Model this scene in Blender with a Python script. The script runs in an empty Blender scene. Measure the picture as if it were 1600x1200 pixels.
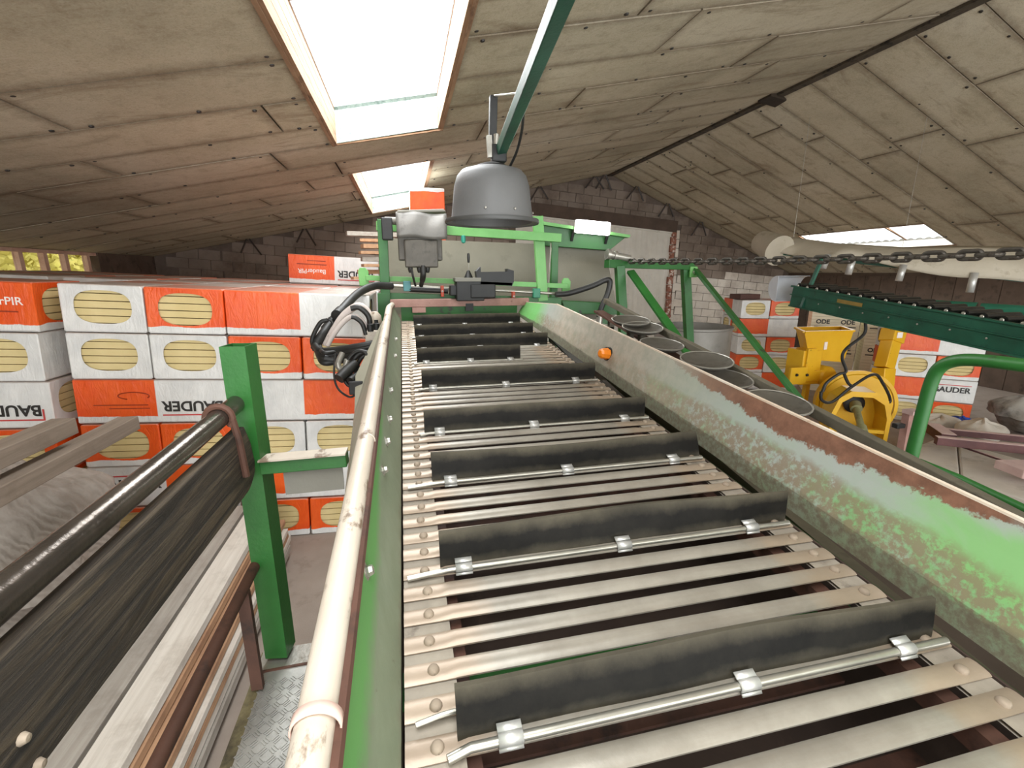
import bpy, bmesh, math, random
from mathutils import Vector, Matrix
random.seed(7)
sc = bpy.context.scene
COL = sc.collection
# ------------------------------------------------------------------ camera
FPX, CX, CY = 720.0, 800.0, 600.0            # focal length and centre for a 1600 x 1200 frame
EYE = Vector((0, 0, 2.5))
_y = Vector((630 - CX, 427 - CY, FPX)).normalized()
_p = math.atan2(CY - 427, FPX)
_z = Vector((0, -math.cos(_p), -math.sin(_p)))
_x = _y.cross(_z)
R = Matrix((_x, _y, _z))                      # camera (right, down, forward) -> world
cd = bpy.data.cameras.new('camera'); cam = bpy.data.objects.new('camera', cd); COL.objects.link(cam)
cd.sensor_width = 36; cd.lens = 36 * FPX / 1600; cd.clip_start = .05; cd.clip_end = 300
rt, dn, fw = R @ Vector((1, 0, 0)), R @ Vector((0, 1, 0)), R @ Vector((0, 0, 1))
m = Matrix((rt, -dn, -fw)).transposed().to_4x4(); m.translation = EYE; cam.matrix_world = m
sc.camera = cam
def at(px, py, X=None, Y=None, Z=None):
    d = R @ Vector((px - CX, py - CY, FPX))
    t = X / d.x if X is not None else Y / d.y if Y is not None else (Z - EYE.z) / d.z
    return EYE + d * t
# ------------------------------------------------------------------ light and exposure
w = bpy.data.worlds.new('overcast_sky'); sc.world = w; w.use_nodes = True
bg = w.node_tree.nodes['Background']; bg.inputs[0].default_value = (.93, .97, 1, 1); bg.inputs[1].default_value = 3.2
sc.view_settings.view_transform = 'Standard'; sc.view_settings.look = 'None'
sc.view_settings.gamma = 1; sc.view_settings.use_curve_mapping = False
sc.view_settings.exposure = 0.14
sc.cycles.max_bounces = 8; sc.cycles.diffuse_bounces = 5; sc.cycles.use_denoising = True
sc.cycles.sample_clamp_indirect = 6
def area(name, loc, sx, sy, power, rot, col=(1, 1, 1)):
    l = bpy.data.lights.new(name, 'AREA'); l.shape = 'RECTANGLE'; l.size = sx; l.size_y = sy
    l.energy = power; l.color = col
    o = bpy.data.objects.new(name, l); COL.objects.link(o); o.location = loc; o.rotation_euler = rot
    return o
Z0 = 1.6
TL, TR = .2, .42                              # fall of the two roof slopes
XR = 3.77 * Z0; ZR = 2.5 + 1.754 * Z0         # ridge
def zl(x): return 2.5 + Z0 + TL * x
def zr(x): return ZR - TR * (x - XR)
AL = math.atan(TL); AR = math.atan(TR)
SKYL = [(-.7, .53, -2.2, .8), (-.7, .53, 2.9, 6.17), (-.7, .53, 7.86, 12.75)]   # rooflights in the left slope (x0,x1,y0,y1)
SKYR = [(10.38, 11.3, 7.75, 10.85), (10.38, 11.3, 1.2, 4.4)]
SKYP = 34.0                                   # the same daylight, in watts per square metre, through every rooflight
for (a, b, c, d) in SKYL:
    xm = (a + b) / 2
    area('rooflight_behind_offscreen' if d < 1 else 'rooflight_daylight', (xm, (c + d) / 2, zl(xm) + .34), b - a, d - c, SKYP * (b - a) * (d - c), (0, -AL, 0), (.97, .99, 1))
for (a, b, c, d) in SKYR[:1]:                 # only the one the photograph shows
    xm = (a + b) / 2
    area('rooflight_daylight', (xm, (c + d) / 2, zr(xm) + .12), b - a, d - c, SKYP * (b - a) * (d - c), (0, AR, 0), (.97, .99, 1))
area('open_gable_offscreen', (3.0, -5.2, 2.6), 13, 4.0, 520, (math.radians(90), 0, 0), (.97, .99, 1))

# ------------------------------------------------------------------ mesh helpers
class MB:
    def __init__(s): s.v = []; s.f = []; s.m = []; s.uv = None
    def add(s, vs, fs, mi=0):
        n = len(s.v); s.v += [Vector(v) for v in vs]
        s.f += [tuple(i + n for i in f) for f in fs]; s.m += [mi] * len(fs); return s
    def hexa(s, p, mi=0):                     # 8 points: bottom 4 ccw, top 4 ccw
        return s.add(p, [(3, 2, 1, 0), (4, 5, 6, 7), (0, 1, 5, 4), (1, 2, 6, 5), (2, 3, 7, 6), (3, 0, 4, 7)], mi)
    def box(s, c, d, mat=None, mi=0):
        c = Vector(c); h = Vector(d) / 2
        p = [Vector((sx * h.x, sy * h.y, sz * h.z)) for sz in (-1, 1) for sx, sy in ((-1, -1), (1, -1), (1, 1), (-1, 1))]
        return s.hexa([c + (mat @ q if mat else q) for q in p], mi)
    def bar(s, a, b, w, h, up=(0, 0, 1), mi=0):   # rectangular bar from a to b, w sideways, h along up
        a, b = Vector(a), Vector(b); t = (b - a).normalized(); up = Vector(up)
        sd = t.cross(up).normalized(); u = sd.cross(t).normalized()
        q = [(-w / 2, -h / 2), (w / 2, -h / 2), (w / 2, h / 2), (-w / 2, h / 2)]
        A = [a + sd * x + u * y for x, y in q]; B = [b + sd * x + u * y for x, y in q]
        return s.hexa(A + B, mi)
    def tube(s, pts, r, n=12, cap=True, mi=0):
        pts = [Vector(p) for p in pts]; rs = r if isinstance(r, (list, tuple)) else [r] * len(pts)
        nrm = None; rings = []; base = len(s.v)
        for i, p in enumerate(pts):
            t = (pts[min(i + 1, len(pts) - 1)] - pts[max(i - 1, 0)]).normalized()
            if nrm is None:
                nrm = t.orthogonal().normalized()
            nrm = (nrm - t * nrm.dot(t)).normalized(); bn = t.cross(nrm)
            for k in range(n):
                a = 2 * math.pi * k / n
                s.v.append(p + (nrm * math.cos(a) + bn * math.sin(a)) * rs[i])
        for i in range(len(pts) - 1):
            for k in range(n):
                k2 = (k + 1) % n; o = base + i * n
                s.f.append((o + k, o + k2, o + n + k2, o + n + k)); s.m.append(mi)
        if cap:
            s.f.append(tuple(base + k for k in reversed(range(n)))); s.m.append(mi)
            o = base + (len(pts) - 1) * n; s.f.append(tuple(o + k for k in range(n))); s.m.append(mi)
        return s
    def lathe(s, prof, c, n=32, ax=(0, 0, 1), mi=0):  # prof: (r, h) along axis
        ax = Vector(ax).normalized(); u = ax.orthogonal().normalized(); v = ax.cross(u); c = Vector(c); b = len(s.v)
        for r, h in prof:
            for k in range(n):
                a = 2 * math.pi * k / n
                s.v.append(c + ax * h + (u * math.cos(a) + v * math.sin(a)) * r)
        for i in range(len(prof) - 1):
            for k in range(n):
                k2 = (k + 1) % n
                s.f.append((b + i * n + k, b + i * n + k2, b + (i + 1) * n + k2, b + (i + 1) * n + k)); s.m.append(mi)
        return s
    def prism(s, poly, off, mi=0):            # 3d polygon extruded by a vector
        poly = [Vector(p) for p in poly]; off = Vector(off); n = len(poly)
        return s.add(poly + [p + off for p in poly],
                     [tuple(reversed(range(n))), tuple(range(n, 2 * n))] + [(i, (i + 1) % n, n + (i + 1) % n, n + i) for i in range(n)], mi)
    def grid(s, fn, nu, nv, mi=0, close_u=False):
        b = len(s.v)
        for j in range(nv + 1):
            for i in range(nu + 1): s.v.append(Vector(fn(i / nu, j / nv)))
        for j in range(nv):
            for i in range(nu):
                o = b + j * (nu + 1) + i
                s.f.append((o, o + 1, o + nu + 2, o + nu + 1)); s.m.append(mi)
        return s
    def mesh(s, name, mats, org=(0, 0, 0), smooth=False):
        org = Vector(org); me = bpy.data.meshes.new(name)
        me.from_pydata([tuple(v - org) for v in s.v], [], s.f)
        for mt in (mats if isinstance(mats, (list, tuple)) else [mats]): me.materials.append(mt)
        if any(s.m): me.polygons.foreach_set('material_index', s.m)
        bm = bmesh.new(); bm.from_mesh(me); bmesh.ops.recalc_face_normals(bm, faces=bm.faces); bm.to_mesh(me); bm.free()
        if smooth:
            me.polygons.foreach_set('use_smooth', [True] * len(me.polygons))
            me.set_sharp_from_angle(angle=math.radians(40))
        me.update(); return me
    def build(s, name, mats, parent=None, smooth=False, bevel=0, **tags):
        org = parent.get('_org', (0, 0, 0)) if parent else (0, 0, 0)
        if parent is None:
            lo = Vector((min(v.x for v in s.v), min(v.y for v in s.v), min(v.z for v in s.v)))
            hi = Vector((max(v.x for v in s.v), max(v.y for v in s.v), max(v.z for v in s.v)))
            org = ((lo.x + hi.x) / 2, (lo.y + hi.y) / 2, lo.z)
        o = bpy.data.objects.new(name, s.mesh(name, mats, org, smooth)); COL.objects.link(o)
        if parent: o.parent = parent; o['_org'] = tuple(org)
        else: o.location = org; o['_org'] = tuple(org)
        if bevel:
            bv = o.modifiers.new('bevel', 'BEVEL'); bv.width = bevel; bv.segments = 2; bv.limit_method = 'ANGLE'; bv.angle_limit = math.radians(50)
        for k, v in tags.items(): o[k] = v
        return o
def thing(name, loc, label, category, group=None):
    o = bpy.data.objects.new(name, None); COL.objects.link(o); o.location = loc; o.empty_display_size = .1
    o['_org'] = tuple(loc); o['label'] = label; o['category'] = category
    if group: o['group'] = group
    return o
def one(mb, name, mt, label, category, group=None, **k):
    o = mb.build(name, mt, None, **k); o['label'] = label; o['category'] = category
    if group: o['group'] = group
    return o
def smoothpath(pts, n=8):
    pts = [Vector(p) for p in pts]; out = []
    P = [pts[0] * 2 - pts[1]] + pts + [pts[-1] * 2 - pts[-2]]
    for i in range(1, len(P) - 2):
        for k in range(n):
            t = k / n; a, b, c, d = P[i - 1], P[i], P[i + 1], P[i + 2]
            out.append(.5 * ((2 * b) + (c - a) * t + (2 * a - 5 * b + 4 * c - d) * t * t + (3 * b - a - 3 * c + d) * t ** 3))
    out.append(pts[-1]); return out
def child_copy(src, parent):
    c = src.copy(); COL.objects.link(c); c.parent = parent; return c
def copy_tree(o, parent=None):
    c = o.copy(); COL.objects.link(c); c.parent = parent
    for ch in o.children: copy_tree(ch, c)
    return c

# ------------------------------------------------------------------ materials
def lin(h):
    h = h.lstrip('#'); r = [int(h[i:i + 2], 16) / 255 for i in (0, 2, 4)]
    return tuple(c / 12.92 if c <= .04045 else ((c + .055) / 1.055) ** 2.4 for c in r) + (1,)
class NT:
    def __init__(s, name):
        s.mat = bpy.data.materials.new(name); s.mat.use_nodes = True; s.t = s.mat.node_tree; s.t.nodes.clear()
        s.out = s.n('ShaderNodeOutputMaterial'); s.b = s.n('ShaderNodeBsdfPrincipled'); s.l(s.b.outputs[0], s.out.inputs[0])
    def n(s, ty, **k):
        x = s.t.nodes.new(ty)
        for a, v in k.items(): setattr(x, a, v)
        return x
    def l(s, a, b): s.t.links.new(a, b)
    def coord(s, which='Object', scale=(1, 1, 1)):
        tc = s.n('ShaderNodeTexCoord'); mp = s.n('ShaderNodeMapping'); mp.inputs['Scale'].default_value = scale
        s.l(tc.outputs[which], mp.inputs[0]); return mp.outputs[0]
    def noise(s, vec, scale, detail=5, rough=.6, dist=0):
        x = s.n('ShaderNodeTexNoise'); x.inputs['Scale'].default_value = scale; x.inputs['Detail'].default_value = detail
        x.inputs['Roughness'].default_value = rough; x.inputs['Distortion'].default_value = dist
        s.l(vec, x.inputs['Vector']); return x.outputs['Fac']
    def ramp(s, fac, stops, interp='LINEAR'):
        x = s.n('ShaderNodeValToRGB'); x.color_ramp.interpolation = interp; e = x.color_ramp.elements
        while len(e) < len(stops): e.new(.5)
        for i, (p, c) in enumerate(stops): e[i].position = p; e[i].color = c if not isinstance(c, str) else lin(c)
        s.l(fac, x.inputs[0]); return x.outputs[0]
    def mix(s, fac, a, b):
        x = s.n('ShaderNodeMix', data_type='RGBA')
        for i, v in ((0, fac), (6, a), (7, b)):
            if isinstance(v, str): v = lin(v)
            if hasattr(v, 'is_linked'): s.l(v, x.inputs[i])
            else: x.inputs[i].default_value = v
        return x.outputs[2]
    def math(s, op, a, b=0, clamp=False):
        x = s.n('ShaderNodeMath', operation=op, use_clamp=clamp)
        for i, v in ((0, a), (1, b)):
            if hasattr(v, 'is_linked'): s.l(v, x.inputs[i])
            else: x.inputs[i].default_value = v
        return x.outputs[0]
    def sep(s, vec):
        x = s.n('ShaderNodeSeparateXYZ'); s.l(vec, x.inputs[0]); return x.outputs
    def mask(s, fac, lo, hi):
        return s.ramp(fac, [(lo, (0, 0, 0, 1)), (hi, (1, 1, 1, 1))])
    def fin(s, col, rough=.6, metal=0, bump=None, bstr=.2, bdist=.01, spec=.5):
        if hasattr(col, 'is_linked'): s.l(col, s.b.inputs['Base Color'])
        else: s.b.inputs['Base Color'].default_value = col if not isinstance(col, str) else lin(col)
        if hasattr(rough, 'is_linked'): s.l(rough, s.b.inputs['Roughness'])
        else: s.b.inputs['Roughness'].default_value = rough
        s.b.inputs['Metallic'].default_value = metal; s.b.inputs['Specular IOR Level'].default_value = spec
        if bump is not None:
            x = s.n('ShaderNodeBump'); x.inputs['Strength'].default_value = bstr; x.inputs['Distance'].default_value = bdist
            s.l(bump, x.inputs['Height']); s.l(x.outputs[0], s.b.inputs['Normal'])
        return s.mat
def paint(name, c1, c2, scale=3, patch=None, plo=.6, phi=.66, pscale=9, rough=.5, metal=0, bstr=.1, bscale=60, stretch=(1, 1, 1), detail=6, randv=0):
    t = NT(name); v = t.coord('Object', stretch)
    f = t.noise(v, scale, detail); c = t.ramp(f, [(.3, c1), (.7, c2)])
    if patch: c = t.mix(t.mask(t.noise(v, pscale, 8, .65), plo, phi), c, patch)
    if randv:
        oi = t.n('ShaderNodeObjectInfo'); hs = t.n('ShaderNodeHueSaturation')
        t.l(t.math('ADD', t.math('MULTIPLY', oi.outputs['Random'], randv), 1 - randv / 2), hs.inputs['Value']); t.l(c, hs.inputs['Color']); c = hs.outputs[0]
    return t.fin(c, rough, metal, t.noise(v, bscale, 4), bstr)
GREEN = paint('green_paint', '#1e5320', '#2c6a2c', 2.5, '#2f3427', .60, .66, 7, .45)
GREENL = paint('pale_green_paint', '#579449', '#70aa62', 2.5, '#7d7460', .66, .72, 6, .5)
GREEND = paint('dark_green_paint', '#12402f', '#1c5a44', 3, '#0d2a22', .6, .7, 8, .4)
STEEL = paint('bare_steel', '#8d8a82', '#b5b1a7', 6, '#6d5f50', .62, .72, 10, .35, .6)
CHROME = paint('bright_rod_steel', '#9a978c', '#b9b6ab', 8, None, rough=.32, metal=.7, bstr=0)
ALU = paint('grey_alloy_clip', '#b9b8b4', '#d2d1cc', 6, None, rough=.4, metal=.5)
GREYP = paint('grey_painted_sheet', '#6a685f', '#7a776c', 2, '#5a5448', .62, .8, 5, .55)
BLACK = paint('black_rubber_hose', '#151514', '#2a2926', 8, '#4a463e', .66, .8, 10, .5)
BLACKB = paint('black_box_plastic', '#131313', '#232322', 5, '#4b463d', .64, .8, 7, .55)
RUST = paint('rusty_brown_steel', '#41291f', '#5c3c2e', 5, '#2e2019', .52, .68, 9, .75)
PINKR = paint('faded_red_primer', '#8f6a60', '#b08b80', 5, '#6a4a40', .6, .72, 9, .7)
CONC = paint('dusty_concrete', '#8a7d72', '#a3968a', 1.2, '#7a6c61', .55, .75, 3, .9, bscale=120, bstr=.15)
# ------------------------------------------------------------------ the hall: floor, walls, roof
def struct(o): o['kind'] = 'structure'; return o
XE, XER = -6.0, 12.7                           # eaves
Y0, YB = -5.0, 13.5                            # open gable, far gable wall
def zfloor(x): return .053 * (-1.0 - x) if x < -1 else 0.0
fm = MB()
fm.prism([(XE - .1, Y0, zfloor(XE)), (-1, Y0, 0), (XER + .1, Y0, 0), (XER + .1, Y0, -.3), (XE - .1, Y0, -.3)], (0, YB - Y0 + .2, 0))
struct(fm.build('floor', CONC))
# roof boards: real panels with open joints, some lifted at the corners
def roof_mat():
    t = NT('stained_fibre_board'); v = t.coord('Object'); tc = t.n('ShaderNodeTexCoord')
    geo = t.n('ShaderNodeNewGeometry'); P = geo.outputs['Position']
    big = t.noise(P, .55, 4, .6, .3); fine = t.noise(P, 34, 6, .7)
    c = t.ramp(big, [(.3, '#9b927c'), (.5, '#bab098'), (.72, '#cbc3ae')])
    c = t.mix(t.math('MULTIPLY', t.mask(fine, .35, .75), .35), c, '#d9d2c0')
    c = t.mix(t.math('MULTIPLY', t.mask(t.noise(P, 8, 8, .75), .5, .68), .38), c, '#8d7d66'); c = t.mix(t.math('MULTIPLY', t.mask(t.noise(P, 90, 3, .6), .52, .62), .22), c, '#776a57')
    mp = t.n('ShaderNodeMapping'); mp.inputs['Scale'].default_value = (.5, 2.0, 1); t.l(P, mp.inputs[0])
    st = t.mask(t.noise(mp.outputs[0], 1.3, 7, .7, .8), .56, .74)
    c = t.mix(t.math('MULTIPLY', st, .6), c, '#6b513a')
    # brown water stains creep in from the board edges
    sx = t.sep(tc.outputs['Generated'])
    ed = t.math('MINIMUM', t.math('MINIMUM', sx[1], t.math('SUBTRACT', 1, sx[1])), t.math('MULTIPLY', 3, t.math('MINIMUM', sx[0], t.math('SUBTRACT', 1, sx[0]))))
    ed = t.math('ADD', ed, t.math('MULTIPLY', t.math('SUBTRACT', t.noise(P, 7, 6, .75), .5), .22))
    em = t.ramp(ed, [(.0, (1, 1, 1, 1)), (.05, (.55, .55, .55, 1)), (.14, (0, 0, 0, 1))])
    c = t.mix(t.math('MULTIPLY', em, .5), c, '#5f4a38')
    oi = t.n('ShaderNodeObjectInfo'); hs = t.n('ShaderNodeHueSaturation')
    t.l(t.math('ADD', t.math('MULTIPLY', oi.outputs['Random'], .16), .92), hs.inputs['Value']); t.l(c, hs.inputs['Color'])
    return t.fin(hs.outputs[0], .95, 0, fine, .35, .004, .1)
ROOF = roof_mat()
UND = paint('dark_brown_roof_skin', '#2a2118', '#3a2e22', 3, rough=1)  # dark brown skin above the boards, seen through their open joints
PURL = paint('old_purlin_wood', '#6b4a32', '#8a6a4c', 5, rough=.9)
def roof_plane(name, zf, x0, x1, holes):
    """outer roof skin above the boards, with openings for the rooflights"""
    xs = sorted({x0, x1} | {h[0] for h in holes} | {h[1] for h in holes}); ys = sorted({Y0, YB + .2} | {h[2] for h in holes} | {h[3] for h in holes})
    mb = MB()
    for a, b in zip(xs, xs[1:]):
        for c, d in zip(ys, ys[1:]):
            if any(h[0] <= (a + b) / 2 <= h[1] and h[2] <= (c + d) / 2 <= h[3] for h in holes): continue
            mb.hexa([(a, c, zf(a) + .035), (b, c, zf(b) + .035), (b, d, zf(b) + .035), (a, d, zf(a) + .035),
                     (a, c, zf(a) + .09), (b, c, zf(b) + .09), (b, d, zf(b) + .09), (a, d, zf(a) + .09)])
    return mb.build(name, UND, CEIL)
CEIL = bpy.data.objects.new('ceiling', None); COL.objects.link(CEIL); CEIL['kind'] = 'structure'; CEIL['_org'] = (0, 0, 0)
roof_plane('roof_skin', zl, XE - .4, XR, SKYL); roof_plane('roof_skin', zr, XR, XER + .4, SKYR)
cache = {}
def board(x0, x1, y0, y1, zf, jit):
    L, Wd = round(math.hypot(x1 - x0, zf(x1) - zf(x0)), 2), round(y1 - y0, 2)
    if (L, Wd) not in cache:
        g = .010
        mb = MB().box((0, 0, 0), (L - 2 * g, Wd - 2 * g, .026)); cache[(L, Wd)] = mb.mesh('roof_board', ROOF)
    o = bpy.data.objects.new('roof_board', cache[(L, Wd)]); COL.objects.link(o); o.parent = CEIL
    o.location = ((x0 + x1) / 2, (y0 + y1) / 2, (zf(x0) + zf(x1)) / 2 + .013 + jit[0])
    o.rotation_euler = (jit[1], -math.atan2(zf(x1) - zf(x0), x1 - x0), jit[2])
rr = random.Random(3); fast = MB()
LJ = {4.71: -1.1, 5.48: -2.9, 3.92: -2.5, 7.03: -.81, 7.85: -1.3, 6.25: -.7, 8.63: -2.2}
def rows(ys, zf, xa, xb, holes, joints, step):
    for a, b in zip(ys, ys[1:]):
        j = joints.get(round(a, 2), rr.uniform(xa, xa + step)); xs = [j]
        while xs[0] - step > xa + .25: xs.insert(0, xs[0] - step)
        while xs[-1] + step < xb - .25: xs.append(xs[-1] + step)
        xs = [xa] + [x for x in xs if xa + .2 < x < xb - .2] + [xb]
        hs = [h for h in holes if h[2] < (a + b) / 2 < h[3]]
        segs = list(zip(xs, xs[1:]))
        for h in hs:
            ns = []
            for p, q in segs:
                if q <= h[0] or p >= h[1]: ns.append((p, q)); continue
                if p < h[0] - .05: ns.append((p, h[0]))
                if q > h[1] + .05: ns.append((h[1], q))
            segs = ns
        for p, q in segs:
            board(p, q, a, b, zf, (rr.uniform(-.004, .003), rr.uniform(-.004, .004), rr.uniform(-.002, .002)))
            for fx in (p + .12, q - .12, (p + q) / 2):
                for fy in (a + .07, b - .07):
                    if rr.random() < .75:
                        n = Vector((-(zf(1) - zf(0)), 0, 1)).normalized()
                        c = Vector((fx + rr.uniform(-.05, .05), fy, zf(fx) - .002))
                        fast.lathe([(.0001, -.006), (.016, -.005), (.020, .004)], c, 7, n)
ysl = [-5, -4.2, -3.4, -2.2, -1.4, -.3, .8, 1.55, 2.15, 2.9, 3.92, 4.71, 5.48, 6.17, 7.03, 7.86, 8.63, 9.4, 10.3, 11.2, 12.0, 12.75, 13.5]
rows(ysl, zl, XE, XR - .06, SKYL, LJ, 2.5)
ysr = [-5, -4.0, -3.0, -2.0, -1.0, .0, 1.2, 2.0, 2.8, 3.6, 4.4, 5.09, 5.83, 6.59, 7.32, 7.75, 8.45, 9.15, 9.8, 10.5, 10.85, 11.5, 12.2, 12.85, 13.5]
RJ = {5.09: 8.3, 5.83: 7.82, 6.59: 8.05, 7.32: 7.23, 4.4: 7.2, 8.45: 8.36, 9.15: 7.6, 9.8: 7.3, 10.5: 6.9}
rows(ysr, zr, XR + .06, XER, SKYR, RJ, 2.5)
fo = fast.build('board_screws', paint('dark_screw_cap', '#1d1814', '#2b241d', 6), CEIL); fo['kind'] = 'stuff'
rb = MB(); rb.bar((XR, Y0, ZR + .0), (XR, YB, ZR + .0), .14, .10); rb.build('ridge_beam', paint('ridge_steel', '#3b3428', '#55493a', 4, '#241d16', .5, .6, 8, .8), CEIL)
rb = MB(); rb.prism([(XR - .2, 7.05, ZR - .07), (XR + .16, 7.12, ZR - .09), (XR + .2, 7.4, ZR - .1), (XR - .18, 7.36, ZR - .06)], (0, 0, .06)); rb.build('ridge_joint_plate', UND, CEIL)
# rooflights: timber shaft and corrugated translucent sheet
def skin():
    t = NT('translucent_rooflight_sheet'); t.t.nodes.remove(t.b)
    d = t.n('ShaderNodeBsdfTranslucent'); d.inputs[0].default_value = (.95, .98, 1, 1); g = t.n('ShaderNodeBsdfDiffuse'); g.inputs[0].default_value = (.8, .85, .85, 1)
    mx = t.n('ShaderNodeMixShader'); mx.inputs[0].default_value = .15; t.l(d.outputs[0], mx.inputs[1]); t.l(g.outputs[0], mx.inputs[2]); t.l(mx.outputs[0], t.out.inputs[0]); return t.mat
SHEET = skin(); SHAFT = paint('rooflight_shaft_wood', '#8a6a50', '#ab8b6e', 6, '#5f4532', .55, .7, 8, .9, stretch=(1, .3, 5))
GL = paint('algae_stained_sheet', '#7f928a', '#a3b3ab', 9, '#6a8077', .5, .65, 20, .6)
WSH = paint('whitewashed_shaft', '#a09c92', '#b8b4aa', 4, rough=.9)
nw = 0
for holes, zf in ((SKYL, zl), (SKYR, zr)):
    for (a, b, c, d) in holes:
        nw += 1
        wo = bpy.data.objects.new('window_%d' % nw, None); COL.objects.link(wo); wo['kind'] = 'structure'; wo['_org'] = (0, 0, 0)
        H = .40 if zf is zl else .16
        SHM, ENDM = (SHAFT, GL) if zf is zl else (WSH, WSH)
        for x in (a, b):
            for k in range(4 if zf is zl else 2):
                s = 1 if x == a else -1
                mb = MB(); mb.hexa([(x + s * .0, c, zf(x) + k * .1 - .01), (x + s * .03, c, zf(x) + k * .1 - .01), (x + s * .03, d, zf(x) + k * .1 - .01), (x, d, zf(x) + k * .1 - .01),
                                    (x + s * .012, c, zf(x) + k * .1 + .085), (x + s * .03, c, zf(x) + k * .1 + .085), (x + s * .03, d, zf(x) + k * .1 + .085), (x + s * .012, d, zf(x) + k * .1 + .085)])
                mb.build('shaft_board', SHM, wo)
        for y, s in ((c, -1), (d, 1)):
            mb = MB(); mb.hexa([(a, y, zf(a)), (b, y, zf(b)), (b, y - s * .02, zf(b)), (a, y - s * .02, zf(a)), (a, y, zf(a) + H), (b, y, zf(b) + H), (b, y - s * .02, zf(b) + H), (a, y - s * .02, zf(a) + H)])
            mb.build('shaft_end', ENDM if s > 0 else SHM, wo)
        mb = MB(); nn = 40
        mb.grid(lambda u, v: (a - .1 + u * (b - a + .2), c - .1 + v * (d - c + .2), zf(a - .1 + u * (b - a + .2)) + H + .025 * math.sin(v * (d - c) * 2 * math.pi / .177)), 2, 110)
        mb.build('rooflight_sheet', SHEET, wo, smooth=True)
        mb = MB(); y = c + (d - c) * .32
        mb.bar((a - .05, y, zf(a) + H - .02), (b + .05, y, zf(b) + H - .02), .05, .04); 
        mb.build('sheet_lap_batten', SHAFT, wo)
        for x, y0, y1 in ((a - .015, c, d), (b + .015, c, d)):
            mb = MB(); mb.bar((x, y0 - .03, zf(x) - .012), (x, y1 + .03, zf(x) - .012), .03, .016); mb.build('trim_strip', SHAFT, wo)
        mb = MB(); mb.bar((a - .03, d + .015, zf(a) - .012), (b + .03, d + .015, zf(b) - .012), .03, .016); mb.build('trim_strip', SHAFT, wo)
# walls --------------------------------------------------------
def block_mat(name, a, b, c):
    t = NT(name); geo = t.n('ShaderNodeNewGeometry'); P = geo.outputs['Position']
    col = t.ramp(t.noise(P, 1.1, 5, .6), [(.3, a), (.7, b)]); col = t.mix(t.math('MULTIPLY', t.mask(t.noise(P, .7, 7, .7), .52, .66), .7), col, c)
    oi = t.n('ShaderNodeObjectInfo'); hs = t.n('ShaderNodeHueSaturation'); t.l(t.math('ADD', t.math('MULTIPLY', oi.outputs['Random'], .2), .9), hs.inputs['Value']); t.l(col, hs.inputs['Color'])
    return t.fin(hs.outputs[0], .95, 0, t.noise(P, 40, 5), .4, .006, .2)
BLOCK = block_mat('sooty_concrete_block', '#77695d', '#8d8075', '#5a4c42'); BLOCKW = block_mat('limewashed_block', '#c9beb0', '#ded6ca', '#a99c90'); MORT = paint('mortar', '#5c5047', '#6f6258', 5, rough=1)
WB = MB(); Yw = YB + .03
WB.prism([(XE - .6, Yw, -.2), (XER + .6, Yw, -.2), (XER + .6, Yw, zr(XER + .6) + .08), (XR, Yw, ZR + .08), (XE - .6, Yw, zl(XE - .6) + .08)], (0, .25, 0))
wallb = struct(WB.build('wall_back', MORT))
ROLL = -math.atan(.085); BH, BL = .25, .5
meshw = {}
def blk(parent, x0, x1, r, white):
    key = (round(x1 - x0, 2), white)
    if key not in meshw: meshw[key] = MB().box((0, 0, 0), (x1 - x0 - .014, .05, BH - .014)).mesh('block', BLOCKW if white else BLOCK)
    o = bpy.data.objects.new('block', meshw[key]); COL.objects.link(o); o.parent = parent
    cx, cz = (x0 + x1) / 2 - 5, (r + .5) * BH
    o.location = (5 + cx * math.cos(ROLL) - 0 * cz, Yw - .005 + rr.uniform(-.004, .004), cz + cx * math.sin(ROLL))
    o.location = Vector(o.location) - Vector(parent['_org']); o.rotation_euler = (0, -ROLL, 0)
cand = []; DOOR = (3.2, 8.2, 4.02)
for r in range(-2, 23):
    x = XE - 1 + (r % 2) * BL / 2
    while x < XER + 1:
        cx, cz = x + BL / 2, (r + .5) * BH
        zz = cz + (cx - 5) * math.sin(ROLL); top = min(zl(cx), zr(cx))
        if XE + .3 < cx < XER - .3 and .3 < zz < top - .05:
            lint = DOOR[2] + (cx - 5) * math.sin(ROLL)
            if not (DOOR[0] - .1 < cx < DOOR[1] + .15 and zz < lint + .35):
                cand.append((x, r, cx > DOOR[1] and zz < 2.45))
        x += BL
vis = [c for c in cand if (c[0] > 2.0 or (-4.6 < c[0] < 0))]
vis.sort(key=lambda c: 0 if c[0] > 2.5 else 1)
for x, r, wht in vis[:298]: blk(wallb, x, x + BL, r, wht)
rest = MB()
for x, r, wht in vis[298:] + [c for c in cand if c not in vis]:
    cx, cz = x + BL / 2 - 5, (r + .5) * BH
    rest.box((5 + cx, Yw - .005, cz + cx * math.sin(ROLL)), (BL - .014, .05, BH - .014), Matrix.Rotation(-ROLL, 3, 'Y'))
ro = rest.build('far_blocks', BLOCK, wallb); ro['kind'] = 'stuff'
def rolled(x, z): return (x, z + (x - 5) * math.sin(ROLL))
mb = MB(); a, b = rolled(DOOR[0] - .2, DOOR[2] + .15), rolled(DOOR[1] + .1, DOOR[2] + .15)
mb.bar((a[0], Yw - .06, a[1]), (b[0], Yw - .06, b[1]), .16, .34); mb.build('lintel', paint('sooty_lintel', '#4a3c33', '#5d4d42', 3, rough=.9), wallb, bevel=.01)
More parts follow.
